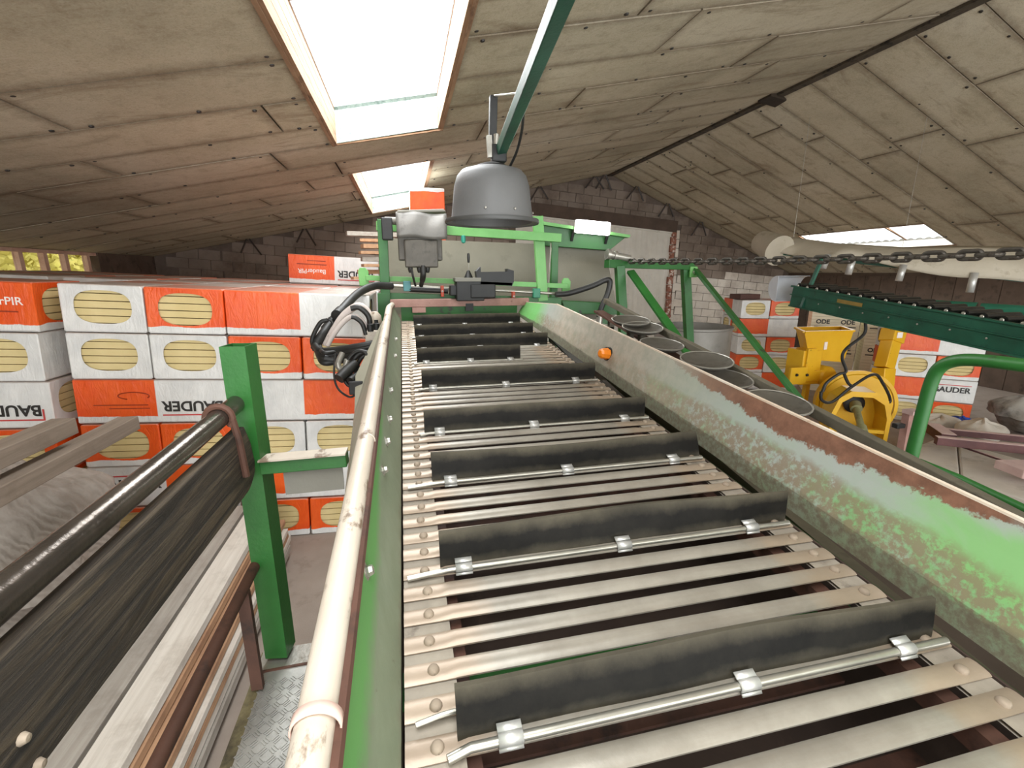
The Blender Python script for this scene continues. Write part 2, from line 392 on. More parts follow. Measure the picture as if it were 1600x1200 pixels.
# roller gate in the far wall
dr = bpy.data.objects.new('door_1', None); COL.objects.link(dr); dr['kind'] = 'structure'; dr['_org'] = (0, 0, 0)
CREAM = paint('cream_gate_sheet', '#c9c3b6', '#dad5c9', 2, '#b0a698', .6, .8, 4, .5)
mb = MB(); nx = 110
def gp(u, v):
    x = DOOR[0] + u * (DOOR[1] - DOOR[0]); top = rolled(x, DOOR[2])[1] - .05
    return (x, Yw - .07 + .012 * math.cos(u * nx / 2 * math.pi), v * top)
mb.grid(gp, nx, 2); mb.build('gate_leaf', CREAM, dr, smooth=True)
mb = MB(); a, b = rolled(DOOR[0], DOOR[2] - .03), rolled(DOOR[1], DOOR[2] - .03); mb.bar((a[0], Yw - .09, a[1]), (b[0], Yw - .09, b[1]), .06, .07); mb.build('gate_rail', CREAM, dr)
RB = paint('broken_brick_jamb', '#7a4a3a', '#a3705c', 9, '#d8cdbf', .55, .6, 7, .9)
for k in range(16):
    z = .12 + k * .24
    if z > rolled(DOOR[1], DOOR[2])[1]: break
    wd = rr.uniform(.10, .2)
    MB().box((DOOR[1] + .02 + rr.uniform(-.03, .03) - z * .0, Yw - .07, z), (wd, .12, .225)).build('jamb_brick', RB, dr, bevel=.01)
for k in range(14):
    z = .15 + k * .27
    if z > rolled(DOOR[1], DOOR[2])[1] + .1: break
    MB().box((DOOR[1] + .17, Yw - .05, z), (.10, .1, .255)).build('plaster_jamb', BLOCKW, dr, bevel=.008)
# splayed hanger rods between wall head and roof
RD = paint('sooty_rod', '#2a211b', '#3b3029', 5)
for px, py, side in ((843, 283, 'l'), (930, 268, 'l'), (945, 275, 'r'), (995, 300, 'r'), (1043, 325, 'r'), (1095, 352, 'r'), (476, 360, 'l'), (388, 378, 'l')):
    p = at(px, py, Y=YB - .22)
    zt = (zl if p.x < XR else zr)(p.x) - .01
    for s in (-1, 1):
        mb = MB(); mb.tube([(p.x + s * .03, YB - .22, zt), (p.x + s * rr.uniform(.2, .32), YB - .18, zt - rr.uniform(.3, .42))], .022, 6); mb.build('hanger_rod', RD, wallb)
# side walls
WOOD = paint('brown_wall_boarding', '#4f4136', '#645347', 3, '#3a2e26', .55, .7, 5, .9)  # one brown for all the boards, with darker patches
mb = MB(); mb.box((XER + .1, (Y0 + YB) / 2 + .1, 1.25), (.2, YB - Y0 + .3, 2.6)); wr = struct(mb.build('wall_right', WOOD))
for k in range(int((YB - Y0) / .45)):
    MB().box((XER - .012, Y0 + .22 + k * .45, 1.2), (.03, .435, 2.45)).build('wall_board', WOOD, wr)
zt = zl(XE); zs = 2.35
mb = MB(); mb.box((XE - .1, (Y0 + YB) / 2, zs / 2), (.2, YB - Y0, zs)); wlft = struct(mb.build('wall_left', BLOCK))
mb = MB(); mb.box((XE - .1, (11.6 + YB) / 2, (zs + zt) / 2 + .05), (.2, YB - 11.6 + .6, zt - zs + .3)); mb.build('wall_panel', WOOD, wlft)
mb = MB(); mb.box((XE - .1, (Y0 + 2) / 2, (zs + zt) / 2 + .05), (.2, 2 - Y0, zt - zs + .1)); mb.build('wall_panel', WOOD, wlft)
win = bpy.data.objects.new('window_%d' % (nw + 1), None); COL.objects.link(win); win['kind'] = 'structure'; win['_org'] = (0, 0, 0)
FRM = paint('pinkish_window_frame', '#b98f7c', '#d8b8a4', 5, rough=.8)
WY = [2.05 + 1.0 * k for k in range(7)] + [8.6, 9.35, 9.9, 10.42, 11.05, 11.6]
for y in WY:
    MB().box((XE - .08, y, (zs + zt) / 2), (.09, .09, zt - zs)).build('window_mullion', FRM, win)
for z in (zs + .03, zt - .03): MB().box((XE - .08, 6.85, z), (.1, 9.8, .06)).build('window_rail', FRM, win)
gt = NT('window_glass'); gt.t.nodes.remove(gt.b); g1 = gt.n('ShaderNodeBsdfTransparent'); g2 = gt.n('ShaderNodeBsdfGlossy'); g2.inputs['Roughness'].default_value = .05
gm = gt.n('ShaderNodeMixShader'); gm.inputs[0].default_value = .06; gt.l(g1.outputs[0], gm.inputs[1]); gt.l(g2.outputs[0], gm.inputs[2]); gt.l(gm.outputs[0], gt.out.inputs[0]); GLASS = gt.mat
for k in range(12):
    MB().box((XE - .1, (WY[k] + WY[k + 1]) / 2, (zs + zt) / 2), (.006, WY[k + 1] - WY[k] - .09, zt - zs - .1)).build('window_pane', GLASS, win)
HEDGE = paint('yellow_green_hedge', '#a39a3c', '#cbbd68', 2.2, '#7f9440', .62, .7, 5, .9)  # leaf colour itself, yellow green with greener patches
hm = MB(); hr = random.Random(5)
for k in range(9000):
    c = Vector((-9.5 + hr.uniform(-.6, .4), hr.uniform(1, 26), hr.uniform(.0, 4.6))); q = Vector((hr.uniform(-1, 1), hr.uniform(-1, 1), hr.uniform(-1, 1))).normalized(); u = q.orthogonal().normalized() * .07; v = q.cross(u).normalized() * .07
    hm.add([c - u - v, c + u - v, c + u + v, c - u + v], [(0, 1, 2, 3)])
hm.box((-10.2, 13, 2.2), (.5, 26, 4.8))
h = hm.build('hedge', HEDGE); h['kind'] = 'stuff'; h['label'] = 'yellow green hedge outside the left windows'; h['category'] = 'hedge'
gm_ = MB(); gm_.box((-20, 10, -.1), (27, 60, .1)); gr = gm_.build('ground', paint('dry_grass', '#a8a060', '#c8bd80', 1)); gr['kind'] = 'structure'
# ------------------------------------------------------------------ the slatted conveyor
ND = Vector((0, -.0814, .9967)).normalized(); DD = Vector((0, .9967, .0814)).normalized()
def cv(x, s, h=0.0): return EYE + DD * s + ND * (h - .85) + Vector((x, 0, 0))
CB = Matrix((Vector((1, 0, 0)), DD, ND)).transposed()
S0, S1 = -.7, 4.72
XL, XRT = -.04, 1.14
conv = thing('slat_conveyor', (.55, 2.0, 0), 'long sloping slatted conveyor with black rubber flights between worn green side panels', 'conveyor')
def slat_mat():
    t = NT('worn_slat_steel'); v = t.coord('Object'); geo = t.n('ShaderNodeNewGeometry'); P = geo.outputs['Position']; sx = t.sep(P)
    c = t.ramp(t.noise(P, 5, 6, .65), [(.3, '#857f74'), (.7, '#a39d91')])
    mp = t.n('ShaderNodeMapping'); mp.inputs['Scale'].default_value = (1, 14, 14); t.l(P, mp.inputs[0])
    c = t.mix(t.math('MULTIPLY', t.mask(t.noise(mp.outputs[0], 3, 7, .7), .45, .75), .45), c, '#857a6c')
    e = t.math('ADD', sx[0], t.math('MULTIPLY', t.math('SUBTRACT', t.noise(P, 9, 4), .5), .16))
    dust = t.ramp(e, [(.08, (1, 1, 1, 1)), (.17, (0, 0, 0, 1))]); dust2 = t.ramp(t.math('SUBTRACT', e, .0), [(.93, (0, 0, 0, 1)), (1.0, (.55, .55, .55, 1))])
    c = t.mix(t.math('MULTIPLY', dust, .8), c, '#a38f7b'); c = t.mix(dust2, c, '#a68e75')
    oi = t.n('ShaderNodeObjectInfo'); hs = t.n('ShaderNodeHueSaturation'); t.l(t.math('ADD', t.math('MULTIPLY', oi.outputs['Random'], .22), .9), hs.inputs['Value']); t.l(c, hs.inputs['Color'])
    return t.fin(hs.outputs[0], .42, .25, t.noise(P, 60, 4), .08)
SLAT = slat_mat()
BOLT = paint('dusty_bolt', '#8d7e6e', '#a89986', 14, '#6a5a4c', .6, .7, 20, .7, .2)
BELT = paint('dusty_belt_edge', '#857c70', '#9d9486', 9, '#6a6056', .58, .7, 12, .85)
pitch = .0746; sw = .046
prof = [(-sw / 2, 0), (-sw / 2, .004), (-sw / 2 + .006, .0095), (-.006, .012), (.008, .012), (sw / 2 - .006, .0085), (sw / 2, .003), (sw / 2, 0)]
mb = MB(); n = len(prof); xs = [0, .05, .085, .11, .6, 1.04, 1.08, 1.12, XRT - XL]
hs_ = [.55, .55, .6, 1, 1, 1, .6, .5, .5]
vs = [Vector((x, p[0], p[1] * k)) for x, k in zip(xs, hs_) for p in prof]
fs = [tuple(range(n - 1, -1, -1)), tuple(range((len(xs) - 1) * n, len(xs) * n))]
for i in range(len(xs) - 1):
    for k in range(n): fs.append((i * n + k, i * n + (k + 1) % n, (i + 1) * n + (k + 1) % n, (i + 1) * n + k))
mb.add(vs, fs); slat_me = mb.mesh('slat', SLAT, smooth=True)
mb = MB().lathe([(.0001, .0085), (.006, .0085), (.0105, .006), (.0125, .001), (.0125, -.002)], (0, 0, 0), 12); bolt_me = mb.mesh('bolt', BOLT, smooth=True)
sr = random.Random(11)
org = Vector(conv['_org'])
k = -14
flight_s = [.562, 1.008, 1.455, 1.885, 2.50, 3.04, 3.42, 3.85, 4.36]
while True:
    s = .573 + pitch * k; k += 1
    if s < S0: continue
    if s > S1 - .1: break
    o = bpy.data.objects.new('slat', slat_me); COL.objects.link(o); o.parent = conv
    o.matrix_local = Matrix.Translation(cv(XL, s, sr.uniform(-.0015, .0015)) - org) @ (CB @ Matrix.Rotation(sr.uniform(-.03, .03), 3, 'X') @ Matrix.Rotation(sr.uniform(-.004, .004), 3, 'Z')).to_4x4()
    for bx in (.055 + sr.uniform(-.003, .003), 1.13 + sr.uniform(-.003, .003)):
        b = bpy.data.objects.new('bolt', bolt_me); COL.objects.link(b); b.parent = o; b.location = (bx, sr.uniform(-.004, .002), .007)
for x0, x1 in ((XL, .062), (1.055, XRT)):
    mb = MB(); nn = 60
    mb.grid(lambda u, v: cv(x0 + v * (x1 - x0), S0 + u * (S1 - S0), -.003), nn, 1); mb.grid(lambda u, v: cv(x0 + v * (x1 - x0), S0 + u * (S1 - S0), -.012), nn, 1)
    mb.build('drive_belt', BELT, conv)
# returning lower run and under-pan, seen through the gaps
PAN = paint('under_pan', '#3a2d25', '#4d3d33', 3, '#5f4a3d', .58, .7, 4, .9)
mb = MB(); mb.bar(cv(.55, S0, -.46), cv(.55, S1, -.46), 1.3, .012, ND); mb.build('under_pan', PAN, conv)
for x in (-.085, 1.195):  # side sheets added to shut out the bright floor and darken the gaps
    mb = MB(); mb.bar(cv(x, S0, -.25), cv(x, S1, -.25), .008, .43, ND); mb.build('pan_light_blocker', PAN, conv)
mb = MB()
for q in range(24): mb.bar(cv(-.02, S0 + .1 + q * .223, -.30), cv(1.12, S0 + .1 + q * .223, -.30), .046, .01, ND)
mb.build('return_slats', RUST, conv)
for s in (.1, .83, 1.6, 2.6, 3.6, 4.5):
    mb = MB(); mb.bar(cv(-.1, s, -.17), cv(1.2, s, -.17), .05, .06, ND); mb.build('cross_member', RUST if s != .83 else GREEN, conv)
for x in (.07, 1.03):
    mb = MB(); mb.bar(cv(x, S0, -.05), cv(x, S1, -.05), .04, .05, ND); mb.build('slide_rail', RUST, conv)
# rubber flights with clamp rod and clips
def rubber():
    t = NT('dusty_black_rubber'); geo = t.n('ShaderNodeNewGeometry'); P = geo.outputs['Position']; tc = t.n('ShaderNodeTexCoord'); uv = t.sep(tc.outputs['UV'])
    c = t.ramp(t.noise(P, 7, 6, .7), [(.35, '#100f0d'), (.7, '#201e1a')])
    e = t.math('ADD', uv[1], t.math('MULTIPLY', t.math('SUBTRACT', t.noise(P, 9, 6, .7), .5), .55))
    dust = t.ramp(e, [(.0, (.5, .5, .5, 1)), (.3, (0, 0, 0, 1)), (.62, (0, 0, 0, 1)), (1.05, (.7, .7, .7, 1))])
    c = t.mix(t.math('MULTIPLY', dust, t.math('ADD', .12, t.noise(P, 3, 3))), c, '#6f6857')
    return t.fin(c, .7, 0, t.noise(P, 45, 5), .2, .003, .2)
RUB = rubber()
spec = [(.05, 1.115, .098), (.055, 1.13, .102), (.062, 1.13, .104), (.055, 1.115, .106), (.07, 1.11, .112), (.06, .775, .108), (.064, 1.09, .11), (.066, 1.09, .11), (.07, 1.1, .11)]
clipx = [(.14, .62, 1.01), (.115, .57, .99), (.125, .56, 1.0), (.12, .55, 1.0), (.13, .55, .98), (.12, .42, .7), (.12, .55, 1.0), (.12, .55, 1.0), (.12, .55, 1.0)]
for i, (s, (xa, xb, hf)) in enumerate(zip(flight_s, spec)):
    ph = sr.uniform(0, 6); amp = (.012, .020, .022, .012, .008, .006, .026, .01, .01)[i]
    def surf(u, v, off=0):
        x = xa + u * (xb - xa); z = .006 + v * hf * (1 + .012 * math.sin(u * 6 + ph)); lean = (.045 - .03 * u) * v ** 1.2 * (1 if i < 4 else .5) + amp * math.sin(u * 5.2 + ph) * v + .0012 * math.sin(u * 17 + ph)
        if u > .86: lean += .05 * (u - .86) * v; 
        return cv(x + (.05 * (u - .5) * 0), s + .012 + lean + off, z - .3 * abs(lean) * v)
    mb = MB(); nu, nv = 36, 6
    mb.grid(lambda u, v: surf(u, v), nu, nv); mb.grid(lambda u, v: surf(u, v, .009), nu, nv)
    G = (nu + 1) * (nv + 1); ring = [j for j in range(nu + 1)] + [(nu + 1) * r + nu for r in range(1, nv + 1)] + [nv * (nu + 1) + j for j in range(nu - 1, -1, -1)] + [(nu + 1) * r for r in range(nv - 1, 0, -1)]
    for a, b in zip(ring, ring[1:] + ring[:1]): mb.f.append((a, b, b + G, a + G)); mb.m.append(0)
    fo = mb.build('rubber_flight', RUB, conv, smooth=True)
    uvl = fo.data.uv_layers.new(name='UVMap'); hv = [v.index for v in fo.data.vertices]
    for lp in fo.data.loops:
        q = lp.vertex_index % G; uvl.data[lp.index].uv = ((q % (nu + 1)) / nu, (q // (nu + 1)) / nv)
    x0 = xa - (.085 if i in (1, 2) else .02); x1 = min(xb + .01, 1.125)
    mb = MB(); mb.tube([cv(x0, s - .018, .012), cv(xa + .02, s - .008, .014), cv((xa + xb) / 2, s - .006, .014), cv(x1, s - .008, .014)], .0075 if i else .0085, 10); mb.build('clamp_rod', CHROME, fo, smooth=True)
    if i == 0:
        mb = MB(); mb.tube(smoothpath([cv(-.02, s + .052, .012), cv(.03, s + .058, .016), cv(.075, s + .062, .014)], 5), .005, 8); mb.build('wire_end', CHROME, fo, smooth=True)
    for cx in clipx[i]:
        mb = MB()
        def cl(u, v):
            a = -.6 + v * 2.6; return cv(cx - .022 + u * .044, s - .006 - .0125 * math.cos(a), .014 + .0125 * math.sin(a))
        mb.grid(cl, 1, 6)
        mb.add([cl(0, 1), cl(1, 1), cv(cx + .022, s + .012, .03), cv(cx - .022, s + .012, .03)], [(0, 1, 2, 3)])
        mb.add([cl(0, 0), cl(1, 0), cv(cx + .022, s - .02, .002), cv(cx - .022, s - .02, .002)], [(0, 1, 2, 3)])
        c_ = mb.build('rod_clip', ALU, fo, smooth=True); sol = c_.modifiers.new('thickness', 'SOLIDIFY'); sol.thickness = .003
# side panels -----------------------------------------------------------
def panel_mat(name, left):
    t = NT(name); geo = t.n('ShaderNodeNewGeometry'); P = geo.outputs['Position']; tc = t.n('ShaderNodeTexCoord'); uv = t.sep(tc.outputs['UV'])
    U, V = uv[0], uv[1]                        # U metres along the conveyor, V 0 bottom .. 1 top
    nA = t.noise(P, 3.2, 7, .65, .3); nB = t.noise(P, 14, 8, .7); nC = t.noise(P, 45, 6, .7)
    if left:
        c = t.ramp(nA, [(.3, '#6c7760'), (.55, '#7b866e'), (.75, '#88917c')])
        g = t.math('ADD', V, t.math('MULTIPLY', t.math('SUBTRACT', nA, .5), .5)); g = t.math('SUBTRACT', g, t.math('MULTIPLY', U, .22))
        c = t.mix(t.mask(g, .40, .52), c, '#5c9450')
        d = t.math('ADD', V, t.math('MULTIPLY', t.math('SUBTRACT', nB, .5), .35))
        c = t.mix(t.ramp(d, [(.03, (.9, .9, .9, 1)), (.16, (0, 0, 0, 1))]), c, '#6b6152')
        c = t.mix(t.mask(nB, .66, .72), c, '#5a5040')
    else:
        c = t.mix(t.mask(t.math('ADD', nA, t.math('MULTIPLY', U, -.06)), .36, .5), '#969d95', '#76a06c')
        vn = t.math('ADD', V, t.math('MULTIPLY', t.math('SUBTRACT', nB, .5), .30)); vn2 = t.math('ADD', V, t.math('MULTIPLY', t.math('SUBTRACT', nA, .5), .5))
        grey = t.ramp(vn2, [(.52, (0, 0, 0, 1)), (.62, (1, 1, 1, 1)), (.95, (1, 1, 1, 1))])
        c = t.mix(t.math('MULTIPLY', grey, .85), c, '#989e97')
        c = t.mix(t.math('MULTIPLY', t.ramp(t.math('ADD', U, t.math('MULTIPLY', t.math('SUBTRACT', nA, .5), .9)), [(.62, (1, 1, 1, 1)), (.85, (0, 0, 0, 1))]), t.ramp(vn2, [(.35, (0, 0, 0, 1)), (.45, (.9, .9, .9, 1)), (.85, (.9, .9, .9, 1)), (.95, (0, 0, 0, 1))])), c, '#78ab68')
        sp = t.math('MULTIPLY', t.mask(nC, .40, .52), t.ramp(vn2, [(.22, (1, 1, 1, 1)), (.5, (.9, .9, .9, 1)), (.62, (0, 0, 0, 1))]))
        c = t.mix(t.math('MULTIPLY', sp, .85), c, '#7d6c57')
        un = t.math('ADD', U, t.math('MULTIPLY', t.math('SUBTRACT', nA, .5), .3))
        ru = t.math('MULTIPLY', t.ramp(t.math('MULTIPLY', un, .25), [(.11, (0, 0, 0, 1)), (.15, (1, 1, 1, 1)), (.42, (1, 1, 1, 1)), (.5, (.2, .2, .2, 1))]), 1)
        lim = t.math('ADD', vn, t.math('MULTIPLY', t.math('ABSOLUTE', t.math('SUBTRACT', U, 1.2)), -.34))
        lim2 = t.math('ADD', lim, t.math('MULTIPLY', t.math('SUBTRACT', nC, .5), .22))
        c = t.mix(t.math('MULTIPLY', t.mask(lim2, .70, .73), ru), c, t.ramp(nB, [(.35, '#5f4030'), (.65, '#805a46')]))
        farm = t.ramp(t.math('MULTIPLY', un, .2), [(.28, (0, 0, 0, 1)), (.45, (.8, .8, .8, 1)), (.68, (.8, .8, .8, 1)), (.78, (0, 0, 0, 1))])
        c = t.mix(farm, c, t.ramp(nB, [(.4, '#a89a8a'), (.62, '#8f8a78')]))
        c = t.mix(t.math('MULTIPLY', t.mask(t.math('MULTIPLY', un, .2), .76, .84), .9), c, '#68b05e')
        low = t.ramp(vn, [(.16, (.85, .85, .85, 1)), (.24, (0, 0, 0, 1))])
        c = t.mix(low, c, t.ramp(nC, [(.4, '#6f7562'), (.6, '#5b5547')]))
        c = t.mix(t.mask(nB, .72, .75), c, '#5a4638')
    return t.fin(c, .55, 0, nC, .15, .003)
PL, PR = panel_mat('left_panel_worn_paint', True), panel_mat('right_panel_worn_paint', False)
def tap(s): return 1 - .42 * max(0.0, s - 3.7)
def panel(name, rows_, mat_, th, sa, sb, nseg=48):
    """rows_: list of (x,h,v) from bottom to top; th: thickness vector"""
    mb = MB(); nr = len(rows_); uvs = []
    for side in (0, 1):
        for i in range(nseg + 1):
            s = sa + (sb - sa) * i / nseg
            for (x, h, v) in rows_:
                xx, hh = x, h * tap(s) if h > .05 else h
                mb.v.append(cv(xx, s, hh) + (Vector(th) if side else Vector())); uvs.append((s, v))
    G = (nseg + 1) * nr
    for side in (0, 1):
        for i in range(nseg):
            for r in range(nr - 1):
                a = side * G + i * nr + r; mb.f.append((a, a + nr, a + nr + 1, a + 1)); mb.m.append(0)
    for i in range(nseg):
        for r in (0, nr - 1):
            a = i * nr + r; mb.f.append((a, a + nr, a + nr + G, a + G)); mb.m.append(0)
    for i in (0, nseg):
        for r in range(nr - 1):
            a = i * nr + r; mb.f.append((a, a + 1, a + 1 + G, a + G)); mb.m.append(0)
    o = mb.build(name, mat_, conv)
    ul = o.data.uv_layers.new(name='UVMap')
    for lp in o.data.loops: ul.data[lp.index].uv = uvs[lp.vertex_index]
    return o
def endcut(s): return max(0, (s - 4.45) / .5)
panel('left_side_panel', [(-.046, -.05, 0), (-.046, .012, .1), (-.080, .13, .5), (-.112, .262, .93), (-.118, .285, 1)], PL, (-.006, 0, 0), S0, S1)
lp_ = lambda s: -.132 + .010 * max(0, min(1, (s - .4) / 3))
mb = MB(); mb.tube([cv(lp_(S0 + (S1 - S0) * i / 40), S0 + (S1 - S0) * i / 40, .285 * tap(S0 + (S1 - S0) * i / 40)) for i in range(41)], .024, 14)
PIPE = paint('cream_worn_pipe', '#b5a999', '#cdc2b2', 4, '#7d6a58', .56, .62, 12, .45, stretch=(1, .5, 1))
mb.build('edge_pipe', PIPE, conv, smooth=True)
mb = MB(); mb.tube([cv(-.108, S0 + (S1 - S0) * i / 40, .272 * tap(S0 + (S1 - S0) * i / 40)) for i in range(41)], .012, 8); mb.build('edge_weld_strip', RUST, conv, smooth=True)
SKIRT = paint('beige_skirt_paint', '#93907f', '#a5a08d', 2, '#7a705e', .62, .75, 6, .6)
mb = MB(); q0 = [cv(-.15, .95, .27), cv(-.15, 3.25, .27), cv(-.335, 3.05, -.05), cv(-.345, 2.9, -.25), cv(-.25, .95, -.25)]
mb.prism(q0, Vector((-.006, 0, -.004))); mb.build('outer_skirt', SKIRT, conv)
panel('right_side_panel', [(XRT + .032, .022, 0), (XRT + .034, .088, .2), (XRT + .056, .155, .45), (XRT + .080, .225, .75), (XRT + .10, .292, 1)], PR, (.006, 0, 0), S0, S1 + .05)
EDG = paint('bright_worn_edge', '#d8c0a8', '#efe4d4', 6, '#b08d74', .6, .7, 9, .4, .2)
mb = MB(); mb.bar(cv(XRT + .106, S0, .294), cv(XRT + .106, 3.7, .294), .012, .008, ND); mb.bar(cv(XRT + .106, 3.7, .294), cv(XRT + .106, S1, .294 * tap(S1)), .012, .008, ND); mb.build('top_flange', EDG, conv)
mb = MB(); mb.bar(cv(XRT + .116, S0, .26), cv(XRT + .116, 3.9, .24), .006, .07, ND); mb.build('flange_lip', RUST, conv)
# outer frame beams and legs
for x in (-.13, 1.24):
    mb = MB(); mb.bar(cv(x, S0, -.22), cv(x, S1, -.22), .07, .26, ND); mb.build('frame_beam', GREEN, conv)
    for s in (2.3, 4.4):
        p = cv(x, s, -.3); mb = MB(); mb.bar(p, (p.x, p.y, 0), .07, .07, (0, 1, 0)); mb.build('leg', GREEN, conv)
        MB().box((p.x, p.y, .006), (.16, .16, .012)).build('foot_plate', GREEN, conv)
# bolts on the left panel, cable ties, reflector, head plate
for px, py in ((573, 893), (599, 735), (604, 690), (608, 655), (610, 610), (617, 556), (618, 530)):
    d = R @ Vector((px - CX, py - CY, FPX)); a0 = cv(-.046, 1, .012); n0 = (cv(-.118, 1, .285) - a0).cross(DD); t = (a0 - EYE).dot(n0) / d.dot(n0); p = EYE + d * t
    n0.normalize(); n0 = n0 if n0.x > 0 else -n0
    mb = MB(); mb.lathe([(.0001, .014), (.009, .013), (.011, .006), (.011, 0), (.018, 0), (.018, -.004)], p, 6 if py > 700 else 10, n0); mb.build('panel_bolt', CHROME if py > 700 else STEEL, conv)
TIE = paint('pale_pink_tie', '#d9b8aa', '#e6cbbd', 3, rough=.5)
for px, py, r in ((478, 1135, .0305), (580, 688, .026)):
    d = R @ Vector((px - CX, py - CY, FPX)); t = (cv(0, 0, .285) - EYE).dot(ND) / d.dot(ND); s = (d * t).dot(DD)
    mb = MB(); x = lp_(s) + .002
    wd = .016 if r > .03 else .007
    mb.grid(lambda u, v: cv(x + (r - .003) * math.cos(-1.2 + u * 4.6) + (.006 if u < .15 else 0), s - wd / 2 + v * wd, .284 + (r - .003) * math.sin(-1.2 + u * 4.6)), 18, 1)
    ct = mb.build('cable_tie', TIE if r > .03 else PIPE, conv, smooth=True); so = ct.modifiers.new('thickness', 'SOLIDIFY'); so.thickness = .0025; so.offset = 1
AMB = NT('amber_reflector'); AMBM = AMB.fin('#e8821e', .25, 0)
p = at(948, 553, X=1.185); mb = MB(); mb.lathe([(.034, 0), (.036, .012), (.03, .06), (.018, .07), (.0001, .072)], p + Vector((.01, 0, 0)), 8, (-1, -.35, .15)); rf = mb.build('amber_marker_lamp', AMBM, conv, label='amber orange marker lamp on right panel')
mb = MB(); mb.lathe([(.04, -.012), (.042, .012), (.03, .014)], p + Vector((.012, .004, 0)), 12, (-1, -.35, .15)); mb.build('lamp_base', BLACKB, rf)
mb = MB(); mb.bar(cv(-.14, S1, .175), cv(1.27, S1, .175), .05, .075, ND); mb.build('head_bar', PINKR, conv, bevel=.004)
mb = MB(); mb.bar(cv(-.04, S1 + .01, .05), cv(1.15, S1 + .01, .05), .01, .2, ND); mb.build('head_plate', GREEN, conv)
mb = MB(); mb.bar(cv(.07, S1 - .03, .11), cv(.2, S1 - .03, .11), .02, .05, ND); mb.build('head_label_plate', PINKR, conv)
mb = MB(); mb.tube([cv(-.06, S1 - .12, -.07), cv(1.16, S1 - .12, -.07)], .062, 20); mb.build('head_roller', RUST, conv, smooth=True)
# ------------------------------------------------------------------ insulation packs
PH, PLN, PWD = .388, 1.17, .583
def wrap_mat():
    t = NT('orange_white_film'); tc = t.n('ShaderNodeTexCoord'); P = tc.outputs['Object']; s = t.sep(P)
    n1 = t.noise(P, 5, 4); n2 = t.noise(P, 22, 5, .7)
    wob = t.math('MULTIPLY', t.math('SUBTRACT', n1, .5), .05)
    org = t.mask(t.math('ADD', t.math('MULTIPLY', s[0], -20), .5), .45, .55)
    low = t.mask(t.math('ADD', t.math('MULTIPLY', t.math('ADD', s[2], wob), 20), -.7), .45, .55)
    c = t.mix(t.math('MULTIPLY', org, low), t.ramp(n1, [(.3, '#d3d3d0'), (.7, '#e9e8e4')]), t.ramp(n1, [(.3, '#e24d12'), (.7, '#ee6420')]))
    topm = t.mask(s[2], PH - .012, PH - .004)
    c = t.mix(t.math('MULTIPLY', topm, .8), c, '#a38b7d')
    mp = t.n('ShaderNodeMapping'); mp.inputs['Scale'].default_value = (2, 2, .6); mp.inputs['Rotation'].default_value = (.3, .4, .2); t.l(P, mp.inputs[0])
    return t.fin(c, .38, 0, t.noise(mp.outputs[0], 9, 5, .6, 1.2), .42, .02)
WRAP = wrap_mat()
FOAM = paint('cream_foam_board', '#d2bd84', '#e3d09a', 3, rough=.9)
PRK = paint('black_print', '#26231f', '#2f2c28', 3, rough=.5); PRR = paint('red_print', '#c43a3a', '#cf4a44', 3, rough=.5); PRW = paint('white_print', '#f3e6de', '#f8efe8', 3, rough=.5); PRD = paint('dark_orange_print', '#8e2c08', '#9a360e', 3, rough=.5)
def text_mesh(txt, size, mat_, bold=.0):
    cu = bpy.data.curves.new('t', 'FONT'); cu.body = txt; cu.size = size; cu.align_x = 'CENTER'; cu.align_y = 'CENTER'; cu.extrude = .0006; cu.offset = bold
    o = bpy.data.objects.new('t', cu); me = bpy.data.meshes.new_from_object(o); bpy.data.objects.remove(o); me.name = 'lettering'
    me.materials.clear(); me.materials.append(mat_); return me
T_BAUDER = text_mesh('BAUDER', .125, PRK, .0035); T_PIR = text_mesh('BauderPIR', .085, PRW, .001); T_SMALL = text_mesh('FA', .05, PRW)
_pm = {}
def flat(o, name, cx, cz, dx, dz, y, mt):
    key = (name, dx, dz)
    if key not in _pm: _pm[key] = MB().box((0, 0, 0), (dx, .0012, dz)).mesh(name, mt)
    q = bpy.data.objects.new(name, _pm[key]); COL.objects.link(q); q.parent = o; q.location = (cx, y, cz)
def letters(o, me, cx, cz, y, face, flip):
    l = bpy.data.objects.new('lettering', me); COL.objects.link(l); l.parent = o; l.location = (cx, y, cz)
    M = (Matrix.Rotation(math.pi, 3, 'Z') if face > 0 else Matrix.Identity(3)) @ (Matrix.Rotation(math.pi, 3, 'Y') if flip else Matrix.Identity(3)) @ Matrix.Rotation(math.pi / 2, 3, 'X')
    l.rotation_euler = M.to_euler()
